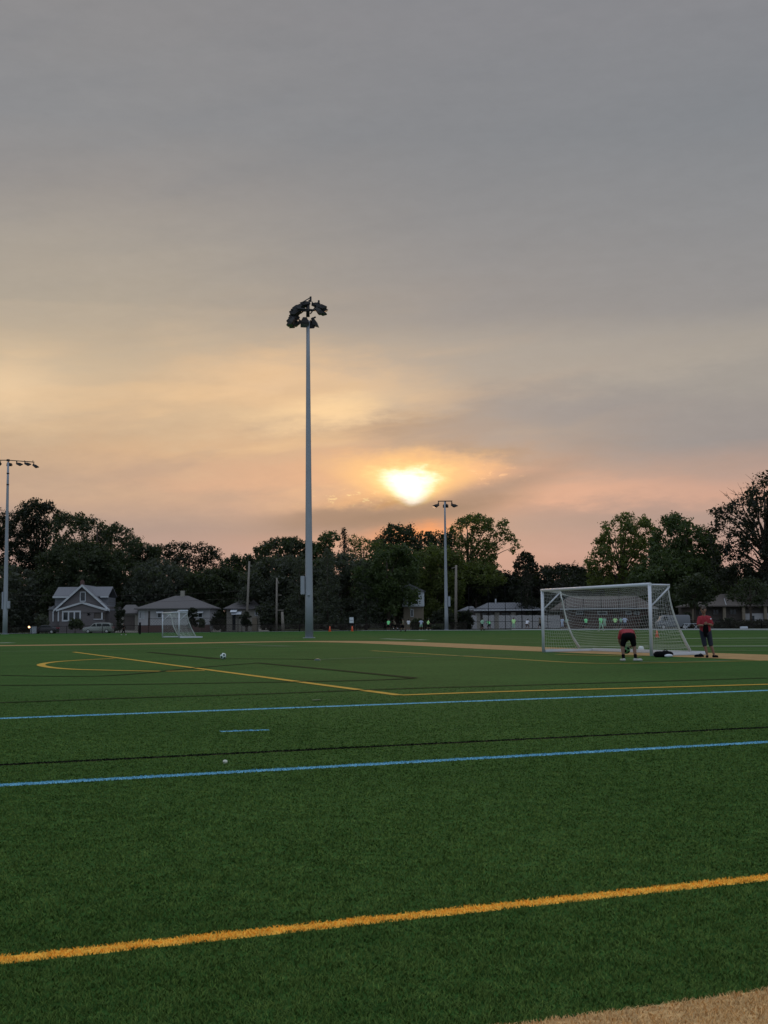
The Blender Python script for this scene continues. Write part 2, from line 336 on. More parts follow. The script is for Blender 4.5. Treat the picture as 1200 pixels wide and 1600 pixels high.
def plain(name, c1, c2, scale, bump=.3):
    m = bpy.data.materials.new(name); m.use_nodes = True; k = N(m.node_tree); b = m.node_tree.nodes['Principled BSDF']
    pos = k.node('ShaderNodeNewGeometry').outputs['Position']
    f = k.m('ADD', k.m('MULTIPLY', k.noise(pos, scale, 5, .6), .6), k.m('MULTIPLY', k.noise(pos, scale*9, 3, .6), .4))
    k.L.new(k.mix(k.sstep(f, .35, .65), tuple(c1)+(1,), tuple(c2)+(1,)), b.inputs['Base Color']); b.inputs['Roughness'].default_value = .95; b.inputs['Specular IOR Level'].default_value = .04; return m
MT = dict(sheet=turf_sheet(), blade=turf_blade(), soil=plain('lawn_and_soil', (.035,.05,.022), (.085,.085,.05), .3),
    asphalt=plain('asphalt', (.04,.04,.042), (.065,.064,.066), .8), drive=plain('driveway_concrete', (.20,.19,.17), (.30,.28,.25), .7),
    tan=plain('tan_turf', tuple(v*.45 for v in TAN), tuple(v*.65 for v in TAN), 1.5), yel=plain('yellow_fibre', (.46,.29,.05), (.58,.36,.07), 2), yelf=plain('faded_yellow_fibre', (.28,.22,.06), (.36,.28,.07), 2),
    blk=plain('black_fibre', (.010,.024,.008), (.018,.036,.012), 2), wht=plain('white_fibre', (.28,.36,.26), (.40,.47,.38), 2), whf=plain('faded_white_fibre', (.085,.13,.07), (.12,.17,.10), 2))

# ground, field, borders
gm = MB(); gm.poly([(-1500,-300,0),(1500,-300,0),(1500,3000,0),(-1500,3000,0)])
tag(gm.build('ground', MT['soil']), 'dark lawn and soil around the sports field', kind='structure')
edge = [(-500,995.2),(0,990.3),(300,988.2),(560,985.6),(800,984.6),(1000,984.4),(1200,984.6),(1500,984.9)]
EG = [G(*p) for p in edge]
pts = [(-120,-20,.004),(60,-20,.004),(EG[-1].x,EG[-1].y,.004)]+[(p.x,p.y,.004) for p in reversed(EG[:-1])]
fm = MB(); fm.poly(pts); tag(fm.build('turf_field', MT['sheet']), 'green artificial turf sports field with many painted lines', kind='structure')
def smooth(pts, k=6):
    P = [pts[0]]+list(pts)+[pts[-1]]; out = []
    for i in range(1, len(P)-2):
        for j in range(k):
            t = j/k; a, b, c, d = P[i-1:i+3]
            out.append(.5*((2*b)+(c-a)*t+(2*a-5*b+4*c-d)*t*t+(3*b-a-3*c+d)*t**3))
    return out+[P[-2]]
def ribbon(mb, pts, wd, z, mi=0, sm=True):
    P = [Vector((p.x, p.y, 0)) for p in pts]
    if sm and len(P) > 2: P = smooth(P)
    w_ = wd if hasattr(wd, '__len__') else [wd]*len(P)
    if hasattr(wd, '__len__'): w_ = [wd[0]+(wd[1]-wd[0])*i/(len(P)-1) for i in range(len(P))]
    L, Rr = [], []
    for i, p in enumerate(P):
        t = (P[min(i+1, len(P)-1)]-P[max(i-1, 0)]).normalized(); q = Vector((-t.y, t.x, 0))*w_[i]/2
        L.append(mb.b.verts.new((p.x+q.x, p.y+q.y, z))); Rr.append(mb.b.verts.new((p.x-q.x, p.y-q.y, z)))
    for i in range(len(P)-1):
        f = mb.b.faces.new((L[i], L[i+1], Rr[i+1], Rr[i])); f.material_index = mi
bt = MB()
ribbon(bt, [G(*p) for p in [(-300,1012.2),(0,1009),(240,1006),(400,1003.3),(500,1002.4),(580,1003.5),(640,1005.5),(720,1009),(800,1012.6),(950,1018.6),(1130,1025),(1200,1027.6),(1400,1036)]], (4.2, 3.6), .009)
tag(bt.build('turf_border', MT['tan']), 'tan band of turf curving around the near field', kind='structure')
fl = MB()
def line(pts, wd, mi): 
    line.z += .0006; ribbon(fl, [G(*p) for p in pts], wd, line.z, mi)
line.z = .010
# 0 yellow, 1 faded yellow, 2 black, 3 white, 4 faded white
line([(115,1019),(330,1047.6),(480,1067.6),(625,1087)], .20, 0); line([(625,1087),(800,1081),(1000,1075.6),(1200,1070),(1400,1065)], .24, 0)
line([(180,1029),(123,1032),(83,1035),(64,1039),(77,1043),(110,1046),(150,1047.3),(247,1049.3),(320,1048.4)], .26, 0)
line([(580,1017),(647,1021),(733,1026),(800,1030),(900,1036),(977,1037),(1083,1035),(1200,1032.4),(1320,1030)], .26, 1)
line([(0,1055.8),(140,1057.3),(233,1051.5),(300,1044.5),(400,1036.5)], .18, 2)
line([(400,1036),(453,1041),(533,1048.5),(648,1060)], .24, 2)
line([(0,1071.7),(200,1070),(400,1067),(560,1064),(650,1060.5)], .18, 2)
line([(-100,1102),(0,1099),(200,1091.7),(400,1085.5),(640,1076.5),(800,1072),(1200,1060)], .15, 2)
line([(233,1019.5),(345,1030)], .35, 2); line([(320,1029.5),(440,1030),(497,1031)], .28, 2)
line([(498,1031),(650,1026.6),(800,1024)], .3, 4); line([(0,1018.5),(330,1012.5),(457,1010)], .5, 4); line([(370,1007.3),(457,1010.2)], .7, 4)
line([(598,998.4),(648,999.8),(665,1000.3)], .7, 3); line([(0,1004.6),(14,1005)], 1.2, 3); line([(488,1095.6),(501,1095.3)], .22, 4)
line([(620,999.6),(655,999.8)], 1.0, 4); line([(780,998.2),(840,998)], .9, 4); line([(730,989.5),(800,989.4),(846,989.3)], 1.4, 4); line([(815,1004.4),(846,1004.4)], .6, 4)
line([(1000,1035),(1100,1034),(1140,1032.8)], .3, 4); line([(870,1023.5),(930,1025),(1000,1026.5)], .3, 1)
for (y_, x0, x1, wd, mi) in [(988,852,1200,1.6,4),(991.5,850,1060,.9,4),(994.5,856,1000,.7,4),(997.4,1070,1260,1.0,3),(999.6,860,1040,.7,4),(1001.7,1085,1300,.8,4),(1004.4,852,1010,.6,4),(1004.9,1100,1300,.6,4),(1010.2,900,1330,.8,3),(1014,858,1000,.4,4),(1017.6,1090,1210,.35,4)]:
    line([(x0, y_+.8), (x1, y_-.3)], wd, mi)
line([(567,985.6),(700,985.4),(800,985.6)], 3.0, 4)
tag(fl.build('field_markings', [MT['yel'], MT['yelf'], MT['blk'], MT['wht'], MT['whf']]), 'yellow black and white lines painted on the turf', kind='structure')
kb = MB()
K = [G(*p) for p in edge]
for i in range(len(K)-1):
    a, b = K[i]+Vector((0,.25,0)), K[i+1]+Vector((0,.25,0)); hh = .07 if i < 4 else .17
    kb.hull([(a.x,a.y,0),(b.x,b.y,0),(b.x,b.y+.3,0),(a.x,a.y+.3,0),(a.x,a.y,hh),(b.x,b.y,hh),(b.x,b.y+.3,hh),(a.x,a.y+.3,hh)], [(0,1,5,4),(1,2,6,5),(2,3,7,6),(3,0,4,7),(4,5,6,7)])
tag(kb.build('field_kerb', [M['trim']]), 'pale kerb along the far edge of the field', kind='structure')
rd = MB(); ribbon(rd, [Vector((x, y, 0)) for x, y in ((-160,224),(-70,221),(-30,219),(20,226),(60,216),(120,190))], 7.0, .006)
tag(rd.build('road', MT['asphalt']), 'street running behind the far fence', kind='structure')
dv = MB()
for px0, px1, d0, d1 in ((180,216,208,232),(330,345,208,225),(404,420,205,226)):
    dv.poly([(WX(px0,d0),d0,.02),(WX(px1,d0),d0,.02),(WX(px1,d1),d1,.7),(WX(px0,d1),d1,.7)])
tag(dv.build('driveway', MT['drive']), 'pale concrete driveways rising to the houses', kind='structure')

# real fibres on the near part of the field
LAT = RS.rand(256, 256)
def blades():
    Vs, Fs, At, off = [], [], [], 0
    for (y0, y1) in ((3.1,4.6),(4.6,7),(7,11),(11,16),(16,24)):
        D_ = 27000*(3.1/y0)**1.6; k = int((.34*(y0+y1)+2.0)*(y1-y0)*D_)
        y = y0+(y1-y0)*RS.rand(k); hw = .34*y+1.0; x = (RS.rand(k)*2-1)*(.34*y1+1.0)
        keep = (np.abs(x) < hw) & (RS.rand(k) < (y0/y)**1.6*np.clip((24-y)/10, 0, 1)); x, y = x[keep], y[keep]; k = len(x)
        hgt = .023*(3.1/y)**.35; th = RS.rand(k)*2*PI; lean = (.22+.75*RS.rand(k))*hgt; la = RS.rand(k)*2*PI
        fx, fy = x/.055+400, y/.055; ix, iy = fx.astype(int), fy.astype(int); fx, fy = fx-ix, fy-iy; g_ = lambda a, b: LAT[a % 256, b % 256]
        nz = (g_(ix,iy)*(1-fx)+g_(ix+1,iy)*fx)*(1-fy)+(g_(ix,iy+1)*(1-fx)+g_(ix+1,iy+1)*fx)*fy
        h = hgt*(.52+.24*RS.rand(k)+.46*nz); wv = .0029*(y/3.1)**.95*(.7+.6*RS.rand(k))
        dx, dy = np.cos(th)*wv/2, np.sin(th)*wv/2; lx, ly = np.cos(la)*lean, np.sin(la)*lean
        V = np.zeros((k, 5, 3), np.float32)
        V[:,0] = np.stack([x-dx, y-dy, np.full(k,.004)], 1); V[:,1] = np.stack([x+dx, y+dy, np.full(k,.004)], 1)
        V[:,2] = np.stack([x+dx*.8+lx*.35, y+dy*.8+ly*.35, h*.65], 1); V[:,3] = np.stack([x-dx*.8+lx*.35, y-dy*.8+ly*.35, h*.65], 1)
        V[:,4] = np.stack([x+lx, y+ly, h*.9], 1)
        b = np.arange(k)[:,None]*5+off
        Fs.append(np.concatenate([b+np.array([[0,1,2]]), b+np.array([[0,2,3]]), b+np.array([[3,2,4]])], 0)); r = RS.rand(k); At.append(np.tile(r, 3))
        Vs.append(V.reshape(-1, 3)); off += k*5
    return npmesh('turf_fibres', np.concatenate(Vs), np.concatenate(Fs), np.concatenate(At))
tag(link('turf_fibres', blades(), None, MT['blade']), 'short green artificial turf fibres nearest the camera', 'turf', kind='stuff')
#@@TREES
# ------------------------------------------------------------------ trees
def leaves(C, rad, nleaf, size, flat=1.0):
    """C centres (k,3), rad (k,): leaf quads scattered in clumps round each centre"""
    k = len(C); n_ = k*nleaf
    c = np.repeat(C, nleaf, 0); r = np.repeat(rad, nleaf)
    d = RS.normal(size=(n_, 3)); d /= np.linalg.norm(d, axis=1)[:, None]
    p = c+d*(r*RS.rand(n_)**.5)[:, None]*np.array([1, 1, flat])
    a = RS.normal(size=(n_, 3)); a /= np.linalg.norm(a, axis=1)[:, None]
    b = np.cross(a, RS.normal(size=(n_, 3))); b /= np.linalg.norm(b, axis=1)[:, None]
    s = size*(.6+.8*RS.rand(n_))[:, None]
    V = np.stack([p-a*s*.5, p+b*s*.3, p+a*s*.5, p-b*s*.3], 1)
    return V.reshape(-1, 3)
def crown_mesh(lobes, dens=1.0, size=.36, clump=.75, gap=.0):
    out = []
    for (c, r) in lobes:
        nc = max(8, int(12*r*r*dens)); d = RS.normal(size=(nc, 3)); d /= np.linalg.norm(d, axis=1)[:, None]
        d[:, 2] = d[:, 2]*.85+.12
        rr = r*(.45+.6*RS.rand(nc)**.6); C = np.array(c)+d*rr[:, None]
        out.append(leaves(C, np.full(nc, clump)*(.6+.7*RS.rand(nc)), 11, size, .75))
        ni = int(9.0*r*r*dens*(1-gap)); 
        if ni: 
            d = RS.normal(size=(ni, 3)); C = np.array(c)+d*r*.33; out.append(leaves(C, np.full(ni, clump), 5, size*2.2))
    V = np.concatenate(out); k = len(V)//4
    return npmesh('crown', V, np.arange(k*4).reshape(-1, 4), RS.rand(k))
def branchy(mb, base, tops, r0, seed=0):
    rnd = random.Random(seed)
    for t in tops:
        t = Vector(t); b = Vector(base); L = (t-b).length
        m1 = b.lerp(t, .4)+Vector((rnd.uniform(-.05,.05)*L, rnd.uniform(-.05,.05)*L, .08*L)); m2 = b.lerp(t, .75)+Vector((0,0,.05*L))
        mb.tube([b, m1, m2, t], [r0, r0*.7, r0*.4, r0*.15], 5)
def tree(label, d, sky, ybot, lr, leaf='dk', dens=1.0, size=.31, gap=0.0, clump=.75, trunk=True, depth=.7, name='tree', open_=0.0, group='trees standing behind the houses', fill=True, extra=()):
    xs = [p[0] for p in sky]; ys = [p[1] for p in sky]; xc = (xs[0]+xs[-1])/2; hw = (xs[-1]-xs[0])/2; s = d/F
    top = lambda x: float(np.interp(x, xs, ys)); lobes = []; rx = RS.rand
    x = xs[0]+lr*.5
    while x < xs[-1]-lr*.2:
        r = lr*(.65+.5*rx()); lobes.append((x, top(x)+r*.95, (rx()-.5)*.5*hw, r)); x += lr*(.75+.4*rx())
    y0 = min(ys)+lr*2.0; y = y0
    while fill and y < ybot-lr*.3:
        t = (y-min(ys))/(ybot-min(ys)); ww = hw*(1.0 if t < .75 else 1-.55*(t-.75)/.25); x = xc-ww+lr*.6
        while x < xc+ww-lr*.4:
            if y > top(x)+lr*1.1 and rx() > open_:
                q = max(0, 1-((x-xc)/hw)**2)**.5; lobes.append((x+(rx()-.5)*lr*.5, y+(rx()-.5)*lr*.6, -q*hw*depth*(.4+.6*rx())*(1 if rx() < .65 else -1), lr*(.75+.5*rx())))
            x += lr*1.15
        y += lr*1.15
    lobes += [(x, y, (rx()-.5)*6, r) for x, y, r in extra]
    root = empty(name, (WX(xc, d), d, 0), 0, label, 'tree', group)
    L = [((WX(x, d)-root.location.x, dz*s, WZ(x, y, d)), r*s) for x, y, dz, r in lobes]
    link('crown', crown_mesh(L, dens, size, clump, gap), root, LF[leaf])
    H = WZ(xc, min(ys), d); tb = MB(); rt = max(.18, H*.018)
    lean = (random.random()-.5)*.6
    tb.tube([(0,0,-.1),(lean*.3,0,H*.25),(lean,0,H*.5),(lean*1.3,0,H*.85)], [rt*1.3, rt, rt*.75, rt*.2], 8)
    for (c, r) in L[::2]: branchy(tb, (lean*.7, 0, min(c[2]*.7, H*.45)), [(c[0]*.95, c[1]*.95, c[2])], rt*.4, int(abs(c[0])*100))
    tb.build('trunk', M['bark'], root); return root
T = tree
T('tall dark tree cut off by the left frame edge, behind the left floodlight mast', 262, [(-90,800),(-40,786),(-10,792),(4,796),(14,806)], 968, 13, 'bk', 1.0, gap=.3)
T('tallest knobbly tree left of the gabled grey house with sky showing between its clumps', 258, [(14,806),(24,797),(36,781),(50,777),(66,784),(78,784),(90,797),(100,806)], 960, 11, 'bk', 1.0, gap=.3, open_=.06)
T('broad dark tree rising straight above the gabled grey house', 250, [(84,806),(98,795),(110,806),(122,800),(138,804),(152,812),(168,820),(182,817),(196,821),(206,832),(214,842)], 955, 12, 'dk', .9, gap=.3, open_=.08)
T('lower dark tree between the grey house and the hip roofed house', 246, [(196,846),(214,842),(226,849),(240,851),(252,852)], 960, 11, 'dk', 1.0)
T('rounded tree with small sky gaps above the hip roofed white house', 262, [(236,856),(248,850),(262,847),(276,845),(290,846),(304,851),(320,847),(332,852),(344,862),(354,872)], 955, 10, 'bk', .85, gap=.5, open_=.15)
T('short tree in the dip of the tree line left of the leaning utility pole', 250, [(344,878),(354,872),(362,872),(367,863),(374,870),(386,872),(398,866)], 962, 9, 'dk', 1.0)
T('wide domed dark tree just left of the tall middle mast', 240, [(384,872),(396,858),(410,848),(426,840),(444,837),(462,838),(478,843),(492,848)], 965, 12, 'dk', 1.15, clump=.65)
T('spiky topped tree just right of the tall middle mast', 240, [(486,850),(498,846),(508,832),(518,828),(527,831),(530,840)], 962, 8, 'md', .9, size=.3, clump=.6)
T('thin leaved feathery tree right of the dark spruce', 246, [(545,842),(553,836),(562,842),(570,836),(578,842),(590,846),(598,840)], 955, 7, 'ol', .85, size=.26, clump=.6, gap=.6, open_=.15)
T('tall pointed tree left of the sunset glow', 252, [(584,848),(596,838),(606,824),(614,817),(624,821),(640,820),(648,832),(656,840)], 955, 9, 'dk', .9, size=.32)
T('dark tree below the setting sun left of the thin floodlight mast', 252, [(646,842),(658,832),(668,827),(682,832),(692,827),(702,830),(710,838)], 955, 9, 'dk', .8, gap=.4, size=.32)
# big open tree with a reaching limb
T('large open tree with a limb reaching right, behind the thin floodlight mast', 252, [(696,838),(706,822),(718,812),(730,804),(742,800),(754,801),(766,808),(774,820)], 932, 8.5, 'ol', .9, gap=.4, open_=.15, size=.32, extra=[(771,848,9),(780,838,8),(785,822,8),(793,817,7),(790,832,8.5),(799,836,7.5),(806,845,7),(811,854,5.5),(803,860,5),(792,846,7),(778,856,8),(770,870,8),(776,884,7),(768,893,8)])
T('dark lower tree right of the bare wooden pole', 252, [(755,905),(766,898),(776,893),(786,890),(796,896),(806,896),(812,904)], 945, 8, 'bk', 1.1)
T('small round topped tree standing alone against the sky gap', 236, [(806,880),(812,868),(820,861),(828,863),(836,870),(840,880)], 905, 5, 'bk', 1.3, gap=.2, size=.28, clump=.45, open_=.1)
T('low wide dark tree mass behind the goal crossbar', 245, [(802,905),(816,900),(832,896),(844,888),(856,883),(876,882),(900,881),(914,887),(922,896)], 965, 9, 'bk', 1.2)
T('yellow green maple with upright tops right of the sky gap', 222, [(920,884),(928,862),(938,850),(942,826),(950,812),(960,812),(968,806),(978,801),(990,801),(996,818),(1003,808),(1014,808),(1023,818),(1030,836)], 955, 9.5, 'ol', .85, gap=.4, open_=.1, size=.34)
T('rounded dark green maple above the small house at right', 212, [(1020,842),(1034,828),(1044,808),(1056,801),(1068,801),(1076,813),(1090,816),(1100,824),(1112,834),(1122,850),(1130,862)], 948, 10.5, 'md', 1.1, gap=.2, size=.34)
rt = T('tallest dark tree at the right frame edge with twiggy side branches', 196, [(1118,850),(1116,800),(1124,790),(1140,788),(1152,785),(1164,776),(1176,765),(1190,752),(1200,738),(1230,726),(1280,735)], 955, 12, 'bk', .8, gap=.4, open_=.12, size=.30)
tw = MB(); rr_ = random.Random(4)
for (a, b) in [((1170,800),(1150,766)),((1168,790),(1162,762)),((1160,810),(1124,800)),((1165,830),(1120,842)),((1160,845),(1118,858)),((1175,790),(1185,750)),((1158,800),(1138,772)),((1150,860),(1126,880)),((1150,850),(1122,822))]:
    A = Vector((WX(a[0],196)-rt.location.x, 0, WZ(a[0],a[1],196))); B = Vector((WX(b[0],196)-rt.location.x, -1, WZ(b[0],b[1],196)))
    Mi = A.lerp(B, .5)+Vector((.2,0,.3)); tw.tube([A, Mi, B], [.12,.06,.02], 4)
    for q in range(7):
        t = .25+.7*rr_.random(); s0 = A.lerp(B, t); tw.tube([s0, s0+Vector((rr_.uniform(-1.3,.5), rr_.uniform(-1,1), rr_.uniform(-.2,1.4)))], [.035,.012], 4)
tw.build('bare_branches', M['bark'], rt)
# front row
FR = 'lower trees in front of the tree line'
T('greyish bush tree beside the left floodlight mast', 236, [(-40,900),(0,888),(20,882),(40,890),(60,905),(68,920)], 992, 11, 'gr', 1.1, group=FR)
T('dark leafy tree filling the space behind the grey house chimney', 238, [(60,868),(90,850),(130,842),(170,850),(200,868),(212,880)], 985, 15, 'dk', 1.15, group=FR)
T('soft grey green tree left of the hip roofed house chimney', 236, [(196,905),(215,885),(240,872),(262,874),(285,884),(300,896)], 985, 13, 'gr', 1.0, group=FR)
T('dark green tree right of the hip roofed house chimney', 234, [(286,906),(305,893),(330,886),(352,884),(372,893),(384,906)], 985, 12, 'dk', 1.1, group=FR)
T('broad grey green tree behind the two utility poles', 228, [(378,900),(395,882),(425,868),(455,866),(478,875)], 984, 13, 'gr', 1.1, group=FR)
T('grey green shaggy tree right of the tall middle mast', 222, [(484,888),(500,872),(525,862),(548,865),(570,878),(582,892)], 986, 12, 'gr', 1.1, group=FR, clump=.6)
T('mid green tree left of the tall white sided house', 218, [(556,890),(580,868),(606,850),(632,848),(650,862),(657,884),(659,902)], 962, 12, 'md', 1.15, group=FR)
T('olive tree directly behind the thin floodlight mast', 243, [(640,880),(656,860),(676,850),(698,852),(716,862),(728,880)], 984, 12, 'ol', 1.05, group=FR)
T('olive leafy tree beside the bare wooden pole', 247, [(704,905),(720,884),(742,876),(762,880),(778,892),(786,908)], 932, 10, 'ol', 1.1, group=FR)
T('dark tree behind the grey hipped ranch house', 254, [(690,940),(720,915),(760,905),(800,903),(840,905),(870,912)], 985, 13, 'bk', 1.2, group=FR)
T('dark tree over the brown house roof behind the goal', 232, [(850,912),(880,900),(920,895),(960,896),(1000,900),(1040,905)], 975, 14, 'bk', 1.2, group=FR)
T('deep green tree between goal and right house, hanging low', 208, [(985,900),(1005,878),(1035,862),(1065,858),(1092,868),(1108,886)], 948, 12, 'md', 1.1, group=FR)
T('olive tinged tree over the right house roof', 206, [(1072,912),(1095,896),(1120,886),(1150,884),(1180,892),(1210,890),(1260,900)], 938, 12, 'dk', 1.1, group=FR)
wl_ = []; x = -220
while x < 1420:
    for yb_ in (922, 944, 966, 984): wl_.append(((WX(x+RS.rand()*20, 288), 288+RS.rand()*6, max(1.0, WZ(x, yb_+RS.rand()*14-6, 288))), 2.9+RS.rand()*1.1))
    x += 26
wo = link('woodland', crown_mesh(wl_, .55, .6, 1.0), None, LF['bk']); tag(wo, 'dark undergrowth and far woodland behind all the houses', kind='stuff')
T('small tree with pale trunk in front of the right house roof', 180, [(1142,930),(1152,912),(1168,902),(1184,906),(1198,916),(1206,930)], 944, 7, 'dk', .55, gap=.6, size=.3, open_=.2, group=FR)
T('dark drooping tree between the near goal and the porch house', 186, [(1056,930),(1070,905),(1090,896),(1106,905),(1116,925)], 946, 7, 'dk', .8, gap=.3, size=.3, group=FR)
# spruces
def spruce(label, px, ytop, ybase, hwpx, d, leaf='gr', dens=1.0):
    H = WZ(px, ytop, d); root = empty('spruce_tree', (WX(px, d), d, 0), 0, label, 'tree', 'spruces')
    W_ = hwpx*d/F; C, rr = [], []; z = H*.99
    while z > H*.10:
        t = 1-z/H; rad = .3+W_*(t**.8)*(.7+.5*RS.rand()); nb = int(5+9*t)
        for j in range(nb):
            a = RS.rand()*2*PI; L = rad*(.7+.45*RS.rand())
            for q in np.linspace(.25, 1, max(2, int(L/.6))): C.append((math.cos(a)*L*q, math.sin(a)*L*q, z-.28*L*q+RS.rand()*.2)); rr.append(.38+.12*(1-q))
        z -= .34
    V = leaves(np.array(C), np.array(rr), int(6*dens), .28, .8); k = len(V)//4
    link('crown', npmesh('crown', V, np.arange(k*4).reshape(-1, 4), RS.rand(k)), root, LF[leaf])
    MB().tube([(0,0,-.1),(0,0,H*.5),(0,0,H*.97)], [H*.016,H*.01,.03], 7).build('trunk', M['bark'], root)
spruce('narrow dark spruce with a pointed top right of the middle mast', 539, 826, 984, 24, 236, 'bk')
spruce('blue grey spruce behind the orange cone and notice board', 512, 858, 984, 34, 214, 'gr')
spruce('second blue grey spruce left of the players in bibs', 572, 880, 984, 34, 216, 'gr')
spruce('grey spruce close behind the bare wooden poles', 468, 872, 984, 34, 220, 'gr')
spruce('small pointed spruce below the round topped lone tree', 822, 884, 984, 24, 232, 'bk')
# bushes
def bush(label, px0, px1, ytop, ybase, d, leaf='dk', group='garden shrubs by the houses'):
    sky = [(px0, ytop+(ybase-ytop)*.35), ((px0*2+px1)/3, ytop), ((px0+2*px1)/3, ytop+1), (px1, ytop+(ybase-ytop)*.35)]; r = max(2.2, (px1-px0)*.17)
    xc = (px0+px1)/2; root = empty('shrub', (WX(xc, d), d, 0), 0, label, 'shrub', group); s = d/F; L = []
    for i in range(26):
        x = px0+r*.7+(px1-px0-r*1.4)*RS.rand(); tp = float(np.interp(x, [p[0] for p in sky], [p[1] for p in sky])); y = tp+r*.8+(max(.1, ybase-tp-r))*RS.rand()
        L.append(((WX(x, d)-root.location.x, (RS.rand()-.5)*(px1-px0)*s*.7, max(.2, WZ(x, y, d))), r*s*(.8+.4*RS.rand())))
    link('foliage', crown_mesh(L, 2.6, .2, .3), root, LF[leaf]); MB().tube([(0,0,-.05),(0,0,max(.4, WZ(xc,(ytop+ybase)/2,d)))], [.08,.04], 6).build('stem', M['bark'], root)
bush('dark shrub under the triple window of the grey house', 106, 129, 965, 984, 211)
bush('tall column shrub between the grey house and the dark garage', 178, 196, 938, 984, 212, 'bk')
bush('tall dark shrub covering the right part of the hip roofed house', 292, 309, 946, 980, 209, 'bk')
bush('small pointed shrub by the right window of the hip roofed house', 311, 320, 966, 979, 208)
bush('dark shrub in front of the small awning house', 376, 393, 950, 978, 210, 'bk')
bush('round grey shrub left of the grey house porch', 56, 76, 958, 986, 214, 'gr')
bush('dark hedge left of the hip roofed house garage', 330, 352, 952, 984, 214, 'bk')
bush('dark hedge right of the small awning house', 406, 430, 958, 984, 212, 'bk')
bush('low hedge in front of the tall white sided house', 640, 664, 966, 984, 208, 'dk')
bush('dark shrub between the thin mast and the wooden pole', 664, 712, 948, 984, 206, 'bk')
bush('dark shrub left of the grey ranch house', 714, 740, 952, 984, 206, 'bk')
bush('low grey shrub behind the players at the right pole base', 672, 706, 974, 984, 203, 'gr')
bush('dark shrub under the left end of the right house', 1066, 1082, 956, 984, 182, 'bk')
bush('long low dark hedge before the right house', 1118, 1160, 966, 985, 178, 'bk')
bush('low dark hedge at the right frame edge', 1160, 1215, 972, 985, 176, 'bk')
bush('dark hedge behind the near goal net', 1000, 1034, 958, 984, 188, 'bk')
# ------------------------------------------------------------------ houses
class House:
    """builds parts in metres round a root standing at distance d; all sizes are real, px only places them"""
    def __init__(s, name, label, pxc, d, cat='house', gz=0):
        s.d = d; s.xc = WX(pxc, d); s.r = empty(name, (s.xc, d, 0), 0, label, cat)
    def X(s, px, dy=0): return WX(px, s.d+dy)-s.xc
    def Zt(s, px, py, dy=0): return max(0, WZ(px, py, s.d+dy))
    def box(s, name, px0, px1, yt, yb, f, b, m, parent=None, base0=False):
        z0 = 0 if base0 else s.Zt(px0, yb); return MB().box(s.X(px0), s.X(px1), f, b, z0, s.Zt(px0, yt)).build(name, m, parent or s.r)
    def window(s, px0, px1, yt, yb, f, panes=1, trim='trim', fr=.14):
        x0, x1, z0, z1 = s.X(px0), s.X(px1), s.Zt(px0, yb), s.Zt(px0, yt)
        w_ = MB(); w_.box(x0, x1, f-.10, f+.02, z1-fr, z1); w_.box(x0, x1, f-.10, f+.02, z0, z0+fr)
        xs = [x0+(x1-x0-fr)*i/panes for i in range(panes+1)]
        for x in xs: w_.box(x, x+fr, f-.095, f+.02, z0+fr, z1-fr)
        W = w_.build('window', M[trim], s.r); p = MB()
        for a, b in zip(xs, xs[1:]): p.box(a+fr, b, f-.05, f+.015, z0+fr, z1-fr)
        p.build('pane', M['pane'], W); return W
def hip(mb, x0, x1, y0, y1, ze, zr, rx0, rx1, th=.18):
    ym = (y0+y1)/2
    mb.hull([(x0,y0,ze),(x1,y0,ze),(x1,y1,ze),(x0,y1,ze),(rx0,ym,zr),(rx1,ym,zr),(x0,y0,ze-th),(x1,y0,ze-th),(x1,y1,ze-th),(x0,y1,ze-th)],
            [(0,1,5,4),(1,2,5),(2,3,4,5),(3,0,4),(0,6,7,1),(1,7,8,2),(2,8,9,3),(3,9,6,0),(6,9,8,7)])
    return mb
# 1 gabled grey house
h = House('gabled_house', 'grey gabled house with white trim and a triple window, behind the silver estate car', 124, 222)
X, Zt = h.X, h.Zt
zE, zP = Zt(128,950.5), Zt(128,915.5)
h.box('wall', 76, 171.5, 948, 990, .0, 9.5, M['sidegrey'], base0=True)
MB().prism([(X(88),zE-.3),(X(168),zE-.3),(X(128.5),zP-.25)], .02, 9.4).build('gable_wall', M['sidegrey'], h.r)
rf = MB(); t_ = .22
for a, b in ((X(84.5), zE-.45), (X(172), zE-.45)):
    ap = (X(128.5), zP); rf.prism([(a,b),(ap[0],ap[1]),(ap[0],ap[1]+t_),(a,b+t_)], -.55, 9.9)
RF = rf.build('roof', M['roofgrey'], h.r)
rk = MB()
for a, b in ((X(84.3), zE-.5), (X(172.2), zE-.5)):
    ap = (X(128.5), zP+.0); rk.prism([(a,b-.16),(ap[0],ap[1]-.18),(ap[0],ap[1]+.26),(a,b+.26)], -.64, -.552)
rk.build('rake_board', M['trim'], h.r)
# cross dormers either side of the gable
MB().box(X(81.5), X(105), 1.6, 8.0, Zt(80,952), Zt(80,933.5)).build('dormer_wall', M['roofgrey'], h.r); MB().box(X(152), X(165), 1.6, 8.0, Zt(160,952), Zt(160,933)).build('dormer_wall', M['roofgrey'], h.r)
zd0, zd1 = Zt(120,933), Zt(120,917.5)
dr = MB(); dr.prism([(1.1,zd0),(4.8,zd1),(8.5,zd0),(8.5,zd0+.18),(4.8,zd1+.2),(1.1,zd0+.18)], X(79.3), X(166.8), axis='x'); dr.build('dormer_roof', M['roofgrey'], h.r)
for a, b in ((79.2,103),(154,167)): MB().box(X(a), X(b), 1.0, 1.098, zd0-.1, zd0+.22).build('fascia', M['trim'], h.r)
